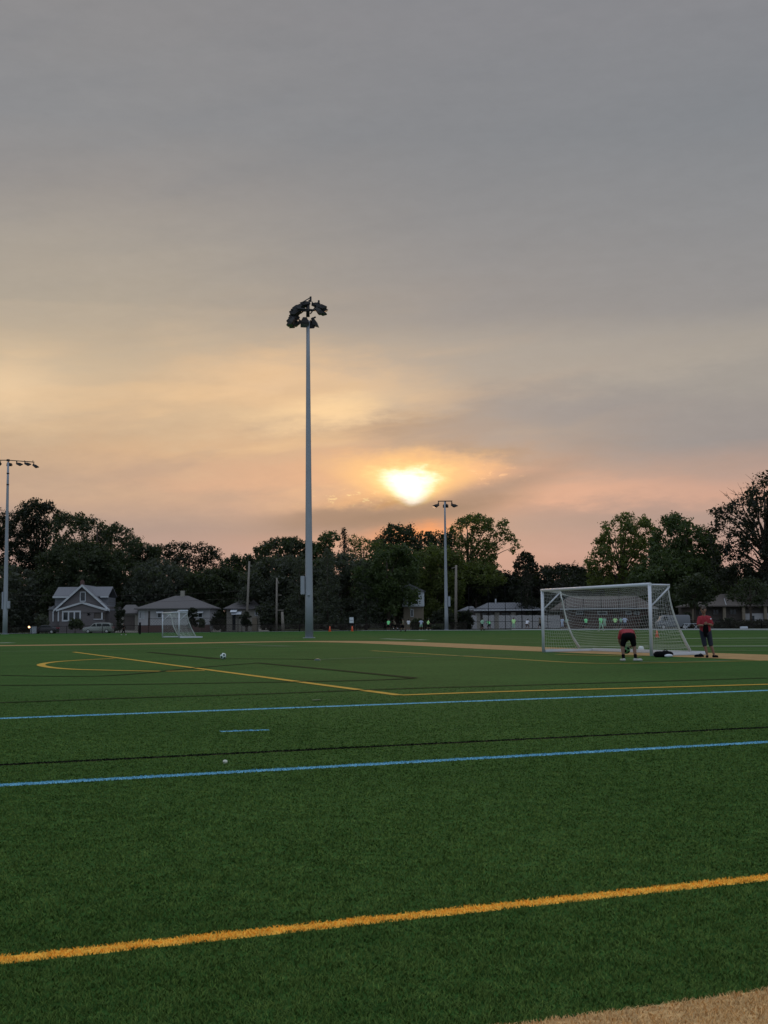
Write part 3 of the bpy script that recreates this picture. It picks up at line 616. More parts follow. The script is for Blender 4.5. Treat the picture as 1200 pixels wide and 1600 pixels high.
# porch gable
zq, zpk = Zt(130,953), Zt(130,943.2)
MB().prism([(X(93),zq-.5),(X(167),zq-.5),(X(167),zq),(X(130.5),zpk),(X(93),zq)], -1.3, -.02).build('porch_gable', M['sidegrey'], h.r)
pr = MB()
for a in (X(90.8), X(169.2)):
    pr.prism([(a,zq-.25),(X(130.5),zpk-.02),(X(130.5),zpk+.3),(a,zq+.1)], -1.55, -.03)
pr.build('porch_fascia', M['trim'], h.r)
MB().box(X(95), X(149), -1.2, -.02, 0, zq-.52).build('porch_wall', M['sidegrey'], h.r); MB().box(X(149)+.003, X(166), -1.2, -.02, 0, Zt(150,967.5)).build('porch_railing', M['sidegrey'], h.r)
MB().box(X(149.2), X(166), -1.1, -.06, Zt(150,967.4), zq-.53).build('porch_shade_block', M['darkwall'], h.r)  # solid dark block, its colour stands in for the shade inside the porch
MB().box(X(160.6), X(162.8), -1.32, -1.12, Zt(150,968), zq-.53).box(X(148.8),X(163),-1.34,-1.11,Zt(150,968.2),Zt(150,967)).build('porch_column', M['trim'], h.r)
h.window(124.4, 133.6, 924.5, 940, 0); h.window(99.6, 129, 954.5, 971, -1.22, 3, fr=.26)
for a, b in ((82,-.12),(93,-1.33)): MB().box(X(a), X(a+2), b, b+.11, Zt(83,971), Zt(83,955)).build('corner_trim', M['trim'], h.r)
sg = MB().prism([(math.cos(a*PI/5)*(.42 if a % 2 == 0 else .17), math.sin(a*PI/5)*(.42 if a % 2 == 0 else .17)) for a in range(10)], -.03, 0)
so_ = sg.build('wall_ornament', M['black'], h.r); so_.location = (X(141), -1.22, Zt(141,960))
MB().box(X(116.8), X(122), 3.6, 4.4, Zt(119,925), Zt(119,906.5)).box(X(117.6), X(121), 3.8, 4.2, Zt(119,906.5)+.002, Zt(119,904.8)).build('chimney', M['redbrick'], h.r)
MB().prism([(X(74.5),Zt(75,952.5)),(X(84),Zt(75,946.5)),(X(84),Zt(75,952.5))], -.3, 9).build('side_roof', M['roofgrey'], h.r)
# garage
h = House('garage', 'small pale garage with a dark door between the grey and hip roofed houses', 203, 217, 'garage'); X, Zt = h.X, h.Zt
h.box('wall', 189, 216, 958.3, 988, 0, 6, M['cream'], base0=True)
hip(MB(), X(187), X(218.5), -.5, 6.5, Zt(200,957.8), Zt(200,944.5), X(191), X(206)).build('roof', M['roofdark'], h.r)
MB().box(X(193), X(210.5), -.06, .02, .5, Zt(200,961.5)).build('door', M['darkwall'], h.r)
# 2 hip roofed house
h = House('hip_roofed_house', 'white stucco house with a dark hip roof behind the small distant goal', 271, 215); X, Zt = h.X, h.Zt
h.box('wall', 216, 328, 950.4, 990, 0, 10, M['stucco'], base0=True)
hip(MB(), X(210.5), X(332.5), -.9, 10.9, Zt(270,950.2), Zt(270,929.8), X(266), X(286)).build('roof', M['roofdark'], h.r)
ch_ = MB().box(X(274.8), X(280.6), 4.6, 5.6, Zt(277,933), Zt(277,922)).build('chimney', M['cream'], h.r)
an = MB().tube([(X(278),5.1,Zt(277,922)),(X(278),5.1,Zt(277,905))], .035, 5)
for z_, l in ((906,.7),(911,1.0),(916,1.3)): an.tube([(X(278)-l,5.1,Zt(277,z_)),(X(278)+l,5.1,Zt(277,z_)-.1)], .025, 4)
an.build('antenna', M['black'], h.r)
h.window(217, 221, 955, 967, 0); h.window(222.6, 225.4, 955, 967, 0); h.window(245.3, 252.8, 957, 966, 0); h.window(309, 317, 957, 965.5, 0)
for a, b in ((245,256),(308.6,318)):
    MB().prism([(-1.0,Zt(a,958)),(0,Zt(a,953.2)),(0,Zt(a,957.8))], X(a), X(b), axis='x').build('awning', M['trim'], h.r)
MB().box(X(231.5), X(234.5), -.05, .03, .3, Zt(233,955)).build('door', M['darkwall'], h.r)  # thin dark strip painting a vertical shadow on the stucco, no doorway here
MB().box(X(216), X(328), -.12, -.01, 0, Zt(233,977.5)).build('plinth', M['redbrick'], h.r)
# 3 awning house
h = House('awning_house', 'small cream house with white awnings half hidden by shrubs, at the leaning pole', 381, 226); X, Zt = h.X, h.Zt
h.box('wall', 354, 407, 950.5, 990, 0, 8, M['cream'], base0=True)
hip(MB(), X(350), X(410), -.7, 8.7, Zt(380,950.3), Zt(380,936), X(374), X(392)).build('roof', M['roofdark'], h.r)
for a, b, c in ((361,371,951.5),(363,378,955)):
    MB().prism([(-1.5,Zt(a,c+4.6)),(-.1,Zt(a,c)),(-.1,Zt(a,c+.9)),(-1.5,Zt(a,c+5.4))], X(a), X(b), axis='x').build('awning', M['white'], h.r)
MB().box(X(363), X(368), -.05, .03, .2, Zt(366,961)).build('door', M['pane'], h.r)
h.window(398, 403, 954, 962, 0); MB().box(X(394.5), X(402), -.5, -.02, 0, Zt(398,965)).build('brick_pier', M['brick'], h.r)
# 4 tall white sided house
h = House('two_storey_house', 'tall house with white upper siding and tan brick below, left of the thin mast', 648, 219); X, Zt = h.X, h.Zt
h.box('wall', 631, 662.3, 948.4, 990, .4, 9, M['brick'], base0=True)
h.box('upper_siding', 629, 663.3, 924.5, 947, 0, 9.2, M['white']); h.box('sill_band', 629.4, 662.8, 947.0, 948.4, .1, 9.1, M['trim'])
MB().prism([(X(615),Zt(640,924.4)),(X(666),Zt(640,924.4)),(X(640.5),Zt(640,912))], -.4, 9.7).build('roof', M['roofgrey'], h.r)
h.window(641.5, 646.5, 951.5, 964, .4); h.window(641, 648, 930, 939, 0)
# 5 grey ranch house
h = House('ranch_house', 'long low grey hip roofed house behind the white board fence', 795, 231); X, Zt = h.X, h.Zt
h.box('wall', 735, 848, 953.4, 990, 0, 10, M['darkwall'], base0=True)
hip(MB(), X(741), X(853), -1.0, 11, Zt(795,953), Zt(795,940.8), X(766), X(815)).build('roof', M['roofgrey'], h.r)
hip(MB(), X(719), X(745), .4, 8, Zt(730,953.6), Zt(730,946.8), X(734), X(742)).build('side_roof', M['roofgrey'], h.r)
MB().box(X(740), X(853), -1.12, -1.002, Zt(795,954.3), Zt(795,952.6)).build('fascia', M['trim'], h.r)
MB().box(X(777.6), X(779.6), 4.4, 5.2, Zt(778,943), Zt(778,934.8)).build('chimney', M['trim'], h.r)
for a in (743,773,798.5): MB().box(X(a), X(a+7.4), -.3, -.02, 0, Zt(776,957)).build('brick_pier', M['cream'], h.r)
for a, b in ((752,762),(764,771),(783,796),(809,815),(830,840)): h.window(a, b, 956.5, 962, 0, 1, 'darkwall')
# white fence before it
def boards(label, segs, yt, d, m, name='board_fence'):
    r_ = empty(name, (WX(segs[0][0], d), d, 0), 0, label, 'fence'); x0 = r_.location.x
    for a, b in segs:
        p = MB(); n_ = max(2, int((b-a)*d/F/.5)); xa, xb = WX(a,d)-x0, WX(b,d)-x0
        for i in range(n_): p.box(xa+(xb-xa)*i/n_+.01, xa+(xb-xa)*(i+1)/n_-.01, (i % 2)*.012, .04+(i % 2)*.012, .08, WZ(a,yt,d)-.05*(i % 2))
        p.build('board_panel', m, r_); [MB().box(x-.06, x+.06, -.06, .07, 0, WZ(a,yt,d)+.06).build('post', m, r_) for x in (xa, xb)]
boards('tall white board fence with gaps, in front of the grey ranch house', [(737,744.5),(755,772),(780,798),(798.5,815.5),(817,846),(847,889)], 961.3, 222, M['stucco'])
# 6 brown house behind the goal
h = House('brick_house', 'long brown roofed brick house seen through the near goal net', 945, 200); X, Zt = h.X, h.Zt
h.box('wall', 889, 1019, 951.2, 990, 0, 10, M['redbrick'], base0=True)
hip(MB(), X(874), X(1026), -1.2, 11, Zt(945,951), Zt(945,930.5), X(897), X(1006)).build('roof', M['roofbrown'], h.r)
MB().box(X(874), X(1026), -1.3, -1.202, Zt(945,952), Zt(945,950.6)).build('gutter', M['trim'], h.r)
MB().tube([(X(946),-.6,Zt(945,950.5)),(X(953),2.4,Zt(945,940))], .06, 5).build('downpipe', M['trim'], h.r)
for a, b in ((934,949),(978,987),(991.5,999.5),(900,912)): h.window(a, b, 955, 960.5, 0)
MB().box(X(958), X(963), -.05, .03, .2, Zt(960,956)).build('door', M['darkwall'], h.r)
# 7 right house
h = House('porch_house', 'low brown roofed house with a porch at the right edge, behind the standing man', 1150, 192); X, Zt = h.X, h.Zt
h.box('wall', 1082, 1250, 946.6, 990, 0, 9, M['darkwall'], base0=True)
hip(MB(), X(1073), X(1122), -1.0, 7, Zt(1100,946.6), Zt(1100,940), X(1092), X(1117)).build('side_roof', M['roofbrown'], h.r)
hip(MB(), X(1112), X(1262), -1.2, 10.2, Zt(1150,946), Zt(1150,927), X(1140), X(1240)).build('roof', M['roofbrown'], h.r)
MB().tube([(X(1133),-1.0,Zt(1135,945.6)),(X(1138),1.8,Zt(1135,935))], .06, 5).build('roof_pipe', M['trim'], h.r)
for a in (1081, 1128, 1158, 1192): MB().box(X(a), X(a+4.5), -.9, -.4, 0, Zt(a,947.4)).build('porch_column', M['brick'], h.r)
MB().box(X(1164), X(1250), -.3, -.02, 0, Zt(1180,958.5)).build('pale_wall', M['stucco'], h.r)
for a, b in ((1092,1104),(1114,1124),(1140,1152)): h.window(a, b, 951.5, 961, 0, 2, 'darkwall')
for a in (1172,1200): MB().box(X(a), X(a+6), -.36, -.302, Zt(1175,971), Zt(1175,962)).build('small_window', M['pane'], h.r)

# ------------------------------------------------------------------ fences
def chain_fence(label, p0, p1, hgt, step, r=.03, wires=.30, wm='link_', group=None, name='chain_link_fence', posts=None):
    a, b = Vector(p0), Vector(p1); L = (b-a).length; ang = math.atan2(b.y-a.y, b.x-a.x)
    r_ = empty(name, (a.x, a.y, 0), ang, label, 'fence', group); n_ = max(1, round(L/step))
    ps = posts if posts else [L*i/n_ for i in range(n_+1)]
    pm = MB().tube([(0,0,0),(0,0,hgt+.08)], r*1.5, 6).mesh('post')
    for i, x in enumerate(ps):
        o = bpy.data.objects.new('post', pm); COL.objects.link(o); o.parent = r_; o.location = (x, 0, 0)
        if not pm.materials: pm.materials.append(M['black'])
    rm = MB(); [rm.tube([(0,0,z),(L,0,z)], r, 5) for z in ([hgt, .08] if hgt < 3 else [hgt, hgt*.5, 1.3, .1])]; rm.build('rail', M['black'], r_)
    E_ = []; k = int(L/wires)
    for i in range(-int(hgt/wires), k+1):
        for sgn in (1, -1):
            x0 = i*wires; z0, z1 = .08, hgt; xa, xb = x0, x0+(z1-z0)
            if sgn < 0: xa, xb = xb, xa
            pa, pb = [xa, z0], [xb, z1]
            def clip(p, q):
                if p[0] < 0: t = (0-p[0])/(q[0]-p[0]); p = [0, p[1]+(q[1]-p[1])*t]
                if p[0] > L: t = (L-p[0])/(q[0]-p[0]); p = [L, p[1]+(q[1]-p[1])*t]
                return p
            if max(xa, xb) <= 0 or min(xa, xb) >= L: continue
            A_ = clip(pa, pb); B_ = clip(pb, pa); E_.append(((A_[0], 0, A_[1]), (B_[0], 0, B_[1])))
    link('wire_mesh', cords(E_, .012 if wm == 'link_' else .008), r_, M[wm]); return r_
def cords(E_, r, k=3):
    A = np.array([e[0] for e in E_], np.float64); B = np.array([e[1] for e in E_], np.float64)
    t = B-A; t /= np.maximum(np.linalg.norm(t, axis=1), 1e-9)[:, None]
    ref = np.where(np.abs(t[:, 2:3]) < .9, np.array([[0,0,1.0]]), np.array([[1.0,0,0]])); a = np.cross(t, ref); a /= np.linalg.norm(a, axis=1)[:, None]; b = np.cross(t, a)
    V = []
    for P in (A, B):
        for j in range(k): V.append(P+(a*math.cos(2*PI*j/k)+b*math.sin(2*PI*j/k))*r)
    V = np.stack(V, 1); n_ = len(A); base = np.arange(n_)[:, None]*2*k
    Fq = np.concatenate([base+np.array([[j, (j+1) % k, k+(j+1) % k, k+j]]) for j in range(k)], 0)
    return npmesh('cords', V.reshape(-1, 3), Fq)
Lp = lambda px, d: (WX(px, d), d, 0)
chain_fence('waist high dark chain link fence along the field below the left houses', Lp(-60,205), Lp(330,199), 1.25, 6, wires=.4)
chain_fence('rusty brown chain link fence along the field behind the tall middle mast', Lp(332,199), Lp(600,206), 1.25, 5, wires=.22)
chain_fence('head high chain link fence with dark posts before the hip roofed house', Lp(232,203), Lp(372,203), 2.35, 15, wires=.45)
chain_fence('low dark chain link fence behind the distant players', Lp(602,206), Lp(730,200), 1.25, 5, wires=.22)
dH = 199
hx = [WX(p, dH)-WX(733, dH) for p in (733,763.5,790,815.5,832,856,884,912,940,968,996)]
hf = chain_fence('tall black netting fence standing behind the far players and the near goal', Lp(733,dH), Lp(996,dH), 6.9, 3, r=.035, wires=.5, wm='blackwire', name='netting_fence', posts=hx)
chain_fence('low dark chain link fence before the right house', Lp(1002,176), Lp(1240,164), 1.2, 4, wires=.25)

# ------------------------------------------------------------------ masts and poles
def lampmesh():
    m_ = MB(); W2 = .42
    m_.hull([(-.18,-.05,-.10),(.18,-.05,-.10),(.18,-.05,.12),(-.18,-.05,.12),(-W2,.45,-.20),(W2,.45,-.20),(W2,.45,.20),(-W2,.45,.20)],
        [(0,3,2,1),(0,1,5,4),(1,2,6,5),(2,3,7,6),(3,0,4,7)])
    m_.hull([(-W2,.45,-.20),(W2,.45,-.20),(W2,.45,.20),(-W2,.45,.20),(-W2,.62,-.20),(W2,.62,-.20),(W2-.03,.98,.14),(-W2+.03,.98,.14)],
        [(0,1,5,4),(1,2,6,5),(2,3,7,6),(3,0,4,7)])
    m_.hull([(-W2,.62,-.20),(W2,.62,-.20),(W2-.03,.98,.14),(-W2+.03,.98,.14)], [(0,1,2,3)], 1)
    m_.box(-.05,.05,-.05,.08,.1,.34)
    return m_.mesh('floodlight')
LMP = lampmesh(); LMP.materials.append(M['dark']); LMP.materials.append(M['glassd'])
def flood(root, loc, rz, tilt, sc=1.0, roll=0):
    o = bpy.data.objects.new('floodlight', LMP); COL.objects.link(o); o.parent = root; o.location = loc; o.rotation_euler = (tilt, roll, rz); o.scale = (sc,)*3; return o
def mast_base(label, px, py, d, H, r0, r1, lean=0.0, group='floodlight masts'):
    rt_ = empty('floodlight_mast', (WX(px, d), d, 0), 0, label, 'floodlight mast', group)
    k = 8; pts = [(lean*i/k, 0, H*i/k) for i in range(k+1)]; MB().tube(pts, [r0+(r1-r0)*i/k for i in range(k+1)], 14).build('pole', M['galv'], rt_)
    MB().tube([(0,0,0),(0,0,.05)], r0*1.5, 14).build('base_flange', M['galv'], rt_); return rt_
# middle mast
dM = 105; sM = dM/F
mm = mast_base('tallest floodlight mast in the middle, grey with a dark cluster of lamps on top', 483, 997, dM, 27.8, .36, .15)
zt = 27.8; ZZ = lambda py: WZ(482, py, dM); XX = lambda px: (px-481.2)*sM
MB().box(-.72,-.36,-.2,.2,ZZ(929),ZZ(900),bev=.03).build('control_box', M['galv'], mm); MB().tube([(0,-.37,ZZ(931)),(0,-.37,ZZ(928.5))], .1, 8).build('hand_hole', M['galv'], mm)
ar = MB()
ar.tube([(XX(465),-1.6,ZZ(489)),(XX(499),1.7,ZZ(478))], .09, 6); ar.tube([(XX(462),-1.2,ZZ(492)),(XX(503),1.0,ZZ(480))], .07, 6); ar.tube([(0,0,ZZ(495)),(0,0,ZZ(476))], .16, 8)
ar.tube([(XX(474),-.5,ZZ(474)),(XX(485),.2,ZZ(464))], .05, 5); ar.tube([(XX(493),0,ZZ(477)),(XX(499),.2,ZZ(470))], .05, 5); ar.tube([(XX(485),.1,ZZ(490)),(XX(493),.3,ZZ(478))], .06,5); ar.box(XX(484),XX(487),0,.2,ZZ(471),ZZ(463),bev=.02); ar.box(XX(497),XX(500),0,.2,ZZ(474),ZZ(469),bev=.02)
ar.build('crossarm', M['dark'], mm)
for (px, py, dy, rz, tl, sc) in [(470,479,-.4,1.2,-.35,1.05),(474,482,.4,1.6,-.4,1),(463,485,-.6,1.5,-.5,1.05),(466,489,-1.2,1.45,-.55,1.1),(461,491,-.2,1.5,-.6,1.1),(463,494,.5,1.7,-.65,1.05),(458,497,-.9,1.5,-.7,1.15),(456,502,-1.4,1.4,-.95,1.15),(466,499,.9,1.9,-.7,1),
    (485,473.5,0,1.45,-.15,1.05),(489,474,.5,-1.5,-.1,.95),(499,478,0,-1.5,-.28,1.15),(503,480,.7,-1.4,-.3,1.0),(498,484,-.5,-1.5,-.75,1.1),(502,484,.6,-1.6,-.5,1.0),(490,496,.5,-1.7,-1.1,1.2),(476,498,-.5,.2,-1.35,1.1),(487,500,.9,3.0,-1.2,1.0),(464,487,.3,1.5,-.5,1.2),(468,483,-.9,1.5,-.45,1.1),(459,500,.6,1.6,-.8,1.1),(478,476,.2,1.4,-.25,1.1)]:
    flood(mm, (XX(480+(px-480)*.80), dy*.8, ZZ(py)), rz, tl, sc*.80)
# left mast
dL = 203; lm = mast_base('floodlight mast at the left edge with a long row of lamps', 8, 990, dL, WZ(13,722,dL), .42, .17, lean=0)
sL = dL/F; zt = WZ(13,719.5,dL)
MB().tube([((-34-9)*sL,-.3,zt+.05),(0,0,zt+.05),((53.5-13)*sL,.3,zt-.28)], .08, 6).box(-.22,.22,-.2,.2,zt-.15,zt+.2).build('crossarm', M['dark'], lm)
for px in (-26,-13,1.3,13.3,26,39,52): 
    flood(lm, ((px-13)*sL, 0, zt-.52-(.25 if px > 45 else 0)), -1.3 if px > 20 else (1.3 if px < 5 else 0), -.25 if px < 45 else -.5, 1.1); MB().tube([((px-13)*sL,0,zt),((px-13)*sL,0,zt-.45)], .05, 5).build('hanger', M['dark'], lm)
MB().box((5.2-8)*sL-.25,-.3,-.35,.3,WZ(8,952,dL),WZ(8,925,dL),bev=.04).build('control_box', M['galv'], lm); MB().box(.3,.72,-.3,.3,WZ(8,951,dL),WZ(8,939,dL),bev=.04).build('junction_box', M['galv'], lm)
for a in (4.2,2.3): MB().tube([(0,0,zt-a),(0,0,zt-a+.2)], .24, 8).build('collar', M['dark'], lm)
# thin right mast
dR = 200; rm_ = mast_base('thin distant floodlight mast with three lamps below the sunset glow', 697.6, 980, dR, WZ(694,784,dR), .33, .13)
sR = dR/F; zt = WZ(694,783,dR)
MB().tube([(-11*sR,0,zt),(12*sR,0,zt)], .09, 6).build('crossarm', M['dark'], rm_)
for px, rz in ((-9.5,1.35),(1.5,0),(10.5,-1.35)):
    flood(rm_, (px*sR, 0, zt-.6), rz, -.35, 1.1); MB().tube([(px*sR,0,zt),(px*sR,0,zt-.45)], .06, 5).build('hanger', M['dark'], rm_)
MB().box(.3,.68,-.25,.25,WZ(697,948,dR),WZ(697,932,dR),bev=.04).build('control_box', M['galv'], rm_)
# utility poles
def upole(label, px0, pxt, ytop, d, r=.16, arms=()):
    rt_ = empty('utility_pole', (WX(px0, d), d, 0), 0, label, 'utility pole', 'utility poles'); H = WZ(px0, ytop, d); lx = WX(pxt, d)-WX(px0, d)
    MB().tube([(0,0,-.1),(lx/2,0,H/2),(lx,0,H)], [r*1.25, r, r*.8], 9).build('pole', M['pole'], rt_)
    for a0, a1, y0, y1 in arms: MB().tube([(WX(a0,d)-WX(px0,d),0,WZ(px0,y0,d)),(WX(a1,d)-WX(px0,d),0,WZ(px0,y1,d))], .07, 5).build('arm', M['pole'], rt_)
    return rt_
p1 = upole('tall slightly leaning wooden utility pole beside the awning house', 385, 389.5, 877, 214, .2, [(386,388,906,907)])
p2 = upole('utility pole with short side arms left of the middle mast', 432, 432.6, 903, 212, .17, [(432,440,930,930),(432,443,953.5,953.5),(433,436,905,912)])
upole('short thick wooden post beside the pole with side arms', 442.5, 441, 956, 210, .26)
upole('bare wooden pole with a small top arm right of the thin mast', 712, 714, 883, 214, .24, [(707,714,888,886)])
wi = empty('power_line', (WX(389.5,214), 214, 0), 0, 'thin power lines strung across to the leaning utility pole', 'power line')
for y0_, y1_ in ((921,922.5),(930,934)):
    q = [(WX(-140,214)+(WX(388,214)-WX(-140,214))*t-wi.location.x, 0, WZ(0,y0_,214)*(1-t)+WZ(388,y1_,214)*t-1.0*4*t*(1-t)) for t in [i/16 for i in range(17)]]
    MB().tube(q, .016, 4).build('wire', M['link_'], wi)

# ------------------------------------------------------------------ goals
GW, GH = 7.32, 2.44
def goal(label, group):
    g = empty('football_goal', (0,0,0), 0, label, 'football goal', group); r = .06; TD, BD = .82, 2.25
    for x in (0, GW): MB().tube([(x,0,0),(x,0,GH)], r, 12).build('post', M['white'], g)
    MB().tube([(-r,0,GH),(GW+r,0,GH)], r, 12).build('crossbar', M['white'], g)
    for x in (0, GW):
        MB().tube([(x,0,GH-.01),(x,TD,GH-.02)], .032, 8).build('top_bar', M['white'], g)
        MB().tube([(x,0,GH-.78),(x,TD*.97,GH-.1)], .032, 8).build('brace', M['white'], g)
        MB().box(x-.05,x+.05,.06,BD,.004,.11,bev=.02).build('side_ground_bar', M['white'], g)
    MB().box(.052,GW-.052,BD-.055,BD+.055,.006,.13,bev=.02).build('back_ground_bar', M['white'], g)
    NX, NV = 56, 26
    def P(i, j):
        u = i/NX; x = GW*u; v = j/NV
        e = 1-math.exp(-min(u, 1-u)*9.0); sag = e*(.50+.16*math.sin(PI*u))
        top = Vector((x, TD*.98, GH-.03)); top.z -= sag*.62; top.y -= sag*.12
        if v < .28: t = v/.28; p = Vector((x,.04,GH-.04)).lerp(top, t); p.z -= math.sin(PI*t)*.05*e; return p
        t = (v-.28)/.72; bot = Vector((x, BD*.76, .05)); p = top.lerp(bot, t)
        p.y -= math.sin(PI*t)*(.17+.16*e); p.z -= math.sin(PI*t)*.10; p.y += .03*math.sin(u*23+t*6); return p
    Gp = [[P(i, j) for j in range(NV+1)] for i in range(NX+1)]; E_ = []
    for i in range(NX+1):
        for j in range(NV+1):
            if i < NX: E_.append((Gp[i][j], Gp[i+1][j]))
            if j < NV: E_.append((Gp[i][j], Gp[i][j+1]))
    for x, i in ((0, 0), (GW, NX)):       # side panels between post and the net's back edge
        back_ = Gp[i][int(.28*NV):]; k = len(back_)-1; NS = 13; S_ = []
        for q, b in enumerate(back_):
            f0 = Vector((x, .03, (GH-.05)*(1-q/k)+.03)); S_.append([f0.lerp(b, s/NS)+Vector((.05*math.sin(PI*s/NS)*math.sin(q*.6), 0, -.03*math.sin(PI*s/NS))) for s in range(NS+1)])
        for q in range(k+1):
            for s in range(NS+1):
                if s < NS and (q < k or s % 2 == 0): E_.append((S_[q][s], S_[q][s+1]))
                if q < k: E_.append((S_[q][s], S_[q+1][s]))
        for q in range(k):                # doubled, gathered cord along the corner
            for o_ in (-.03, .03, .06): E_.append((back_[q]+Vector((o_*(1 if x == 0 else -1), -.02, 0)), back_[q+1]+Vector((o_*(1 if x == 0 else -1), -.02, 0))))
    link('net', cords(E_, .0036), g, M['net'])
    # slack folds of spare net hanging from each upper back corner
    for x, sg_ in ((0.0, 1), (GW, -1)):
        fo = MB()
        fo.tube([(x+sg_*.02, TD, GH-.06), (x+sg_*.22, TD*.9, GH-.30), (x+sg_*.45, TD*.84, GH-.46)], [.035,.02,.01], 7)
        i = 0 if x == 0 else NX; q = [Gp[i][j]+Vector((sg_*.05, 0, 0)) for j in range(int(.28*NV), NV+1, 3)]; fo.tube(q, [.02+.035*(j/len(q)) for j in range(len(q))], 6)
        fo.build('net_fold', M['net'], g)
    return g
RZ = math.atan2(-.924, .382)
g1 = goal('full size white goal with a sagging net beside the two men in red, ball inside', 'white football goals')
g1.location = (WX(848, 48.5, 985), 48.4, 0); g1.rotation_euler = (0, 0, RZ)
g2 = copy_tree(g1); g2.location = (WX(254, 122.5), 122.5, 0); g2['label'] = 'small looking distant white goal in front of the hip roofed house'
rb = MB(); rb.box(6.1,7.25,.1,.9,GH+.05,GH+.22,bev=.05); rb.build('folded_net', M['white'], g2)

# ------------------------------------------------------------------ balls, cones, small things
def football(name, label, px, py, d, r=.11, cols=('ballw','ballk')):
    b = bmesh.new(); bmesh.ops.create_icosphere(b, subdivisions=4, radius=r); ph = (1+5**.5)/2
    dirs = [Vector(v).normalized() for s1 in (1,-1) for s2 in (1,-1) for v in ((0,s1,s2*ph),(s1,s2*ph,0),(s2*ph,0,s1))]; rot = Matrix.Rotation(.5, 3, 'X') @ Matrix.Rotation(.4, 3, 'Y')
    for f in b.faces:
        f.smooth = True; c = f.calc_center_median().normalized(); f.material_index = 1 if max(c.dot(rot @ q) for q in dirs) > .93 else 0
    me = bpy.data.meshes.new(name); b.to_mesh(me); b.free(); o = link(name, me, None, [M[cols[0]], M[cols[1]]]); o.location = (WX(px, d), d, r+.01); return tag(o, label, 'football')
football('football', 'pale mint and black football lying alone on the left part of the turf', 349, 1031, 42.5)
football('football', 'white football on the turf just inside the near goal', 1000.5, 1017, 47.2, .115, ('white','ballw'))
bh = football('football', 'green and dark football held low by the bending man', 985.5, 1016, 36.9, .12, ('ballg','blackc')); bh.location.z = .36
def cone(label, px, py, h_, d=None, group='orange training cones'):
    p = G(px, py); 
    if d: p = Vector((WX(px, d), d, 0))
    rt_ = empty('traffic_cone', (p.x, p.y, 0), 0, label, 'cone', group); MB().tube([(0,0,.03),(0,0,h_)], [h_*.24, h_*.07], 14).build('cone_body', M['orange'], rt_)
    MB().box(-h_*.3,h_*.3,-h_*.3,h_*.3,0,.035,bev=.01).build('cone_base', M['orange'], rt_)
cone('orange cone standing alone right of the middle mast', 515.3, 986.4, .82, 194); cone('orange cone in front of the white notice board', 550.3, 986, .82, 194)
cone('orange cone seen through the side net of the near goal', 1026, 996, .52, 88)
nb = empty('notice_board', (WX(549.3,198), 198, 0), 0, 'small white notice board on dark posts behind an orange cone', 'notice board')
MB().box(-.33,.33,-.03,.03,WZ(549,973.4,198),WZ(549,964.6,198)).build('board', M['white'], nb)
for x in (-.42,.42): MB().box(x-.05,x+.05,-.02,.06,0,WZ(549,974,198)+.05).build('post', M['black'], nb)
MB().box(-.42,.42,.0,.05,WZ(549,976,198),WZ(549,974,198)).build('rail', M['black'], nb)
MB().box(-.24,.24,-.035,-.031,WZ(549,970,198),WZ(549,968.8,198)).build('grey_panel', M['galv'], nb)
pst = MB().box(-.12,.12,-.12,.12,0,1.55,bev=.03).box(-.17,.17,-.17,.17,1.551,1.66,bev=.03).build('bollard', M['black']); pst.location = (*G(218.6,991)[:2], 0); tag(pst, 'short dark post at the field edge left of the small distant goal', 'bollard')
# litter
for nm, lb, px, py, s_ in (('paper_scrap','crumpled pale paper scrap on the turf above the near blue line',352,1196,.022),('flat_disc','tiny dark flat disc with a pale edge lying on the turf',496,1032,.12)):
    b = bmesh.new()
    if nm == 'paper_scrap':
        bmesh.ops.create_icosphere(b, subdivisions=2, radius=s_)
        for v_ in b.verts: v_.co *= random.uniform(.65, 1.15); v_.co.z *= .75
    else: bmesh.ops.create_cone(b, cap_ends=True, segments=20, radius1=s_, radius2=s_*.5, depth=.05)
    me = bpy.data.meshes.new(nm); b.to_mesh(me); b.free(); o = link(nm, me, None, M['paper'] if nm == 'paper_scrap' else M['ballk']); p = G(px, py); o.location = (p.x, p.y, .032); tag(o, lb, 'litter' if nm == 'paper_scrap' else 'marker disc')
def bag(label, px, py, L, H_, seed, d=None):
    p = G(px, py); rt_ = empty('sports_bag', (p.x, p.y, 0), 0, label, 'bag', 'dark bags by the goal'); rnd = random.Random(seed); b = MB()
    for i in range(6): b.ball((L*(i/5-.5)*.8, rnd.uniform(-.05,.05), H_*.42), H_*(.40+.28*rnd.random()), 0, 12, (1.2,1,.9))
    o = b.build('bag_body', M['blackc'], rt_); md = o.modifiers.new('r', 'REMESH'); md.mode = 'VOXEL'; md.voxel_size = .02; s2 = o.modifiers.new('s', 'SMOOTH'); s2.iterations = 3
    MB().tube([(-L*.1,-.02,H_*.8),(L*.1,-.05,H_*1.15),(L*.3,-.04,H_*.85),(L*.55,-.02,.25*H_)], .018, 6).build('strap', M['blackc'], rt_); return rt_
bb = bag('slumped black sports bag with a pale towel at the foot of the near goal post', 1037, 1027, .50, .22, 3)
MB().ball((.12,-.2,.055), .09, 0, 12, (1.6,.8,.6)).build('towel', M['shirtw'], bb)
bag('small flat navy bag lying beside the standing man', 1093, 1027, .26, .10, 5)

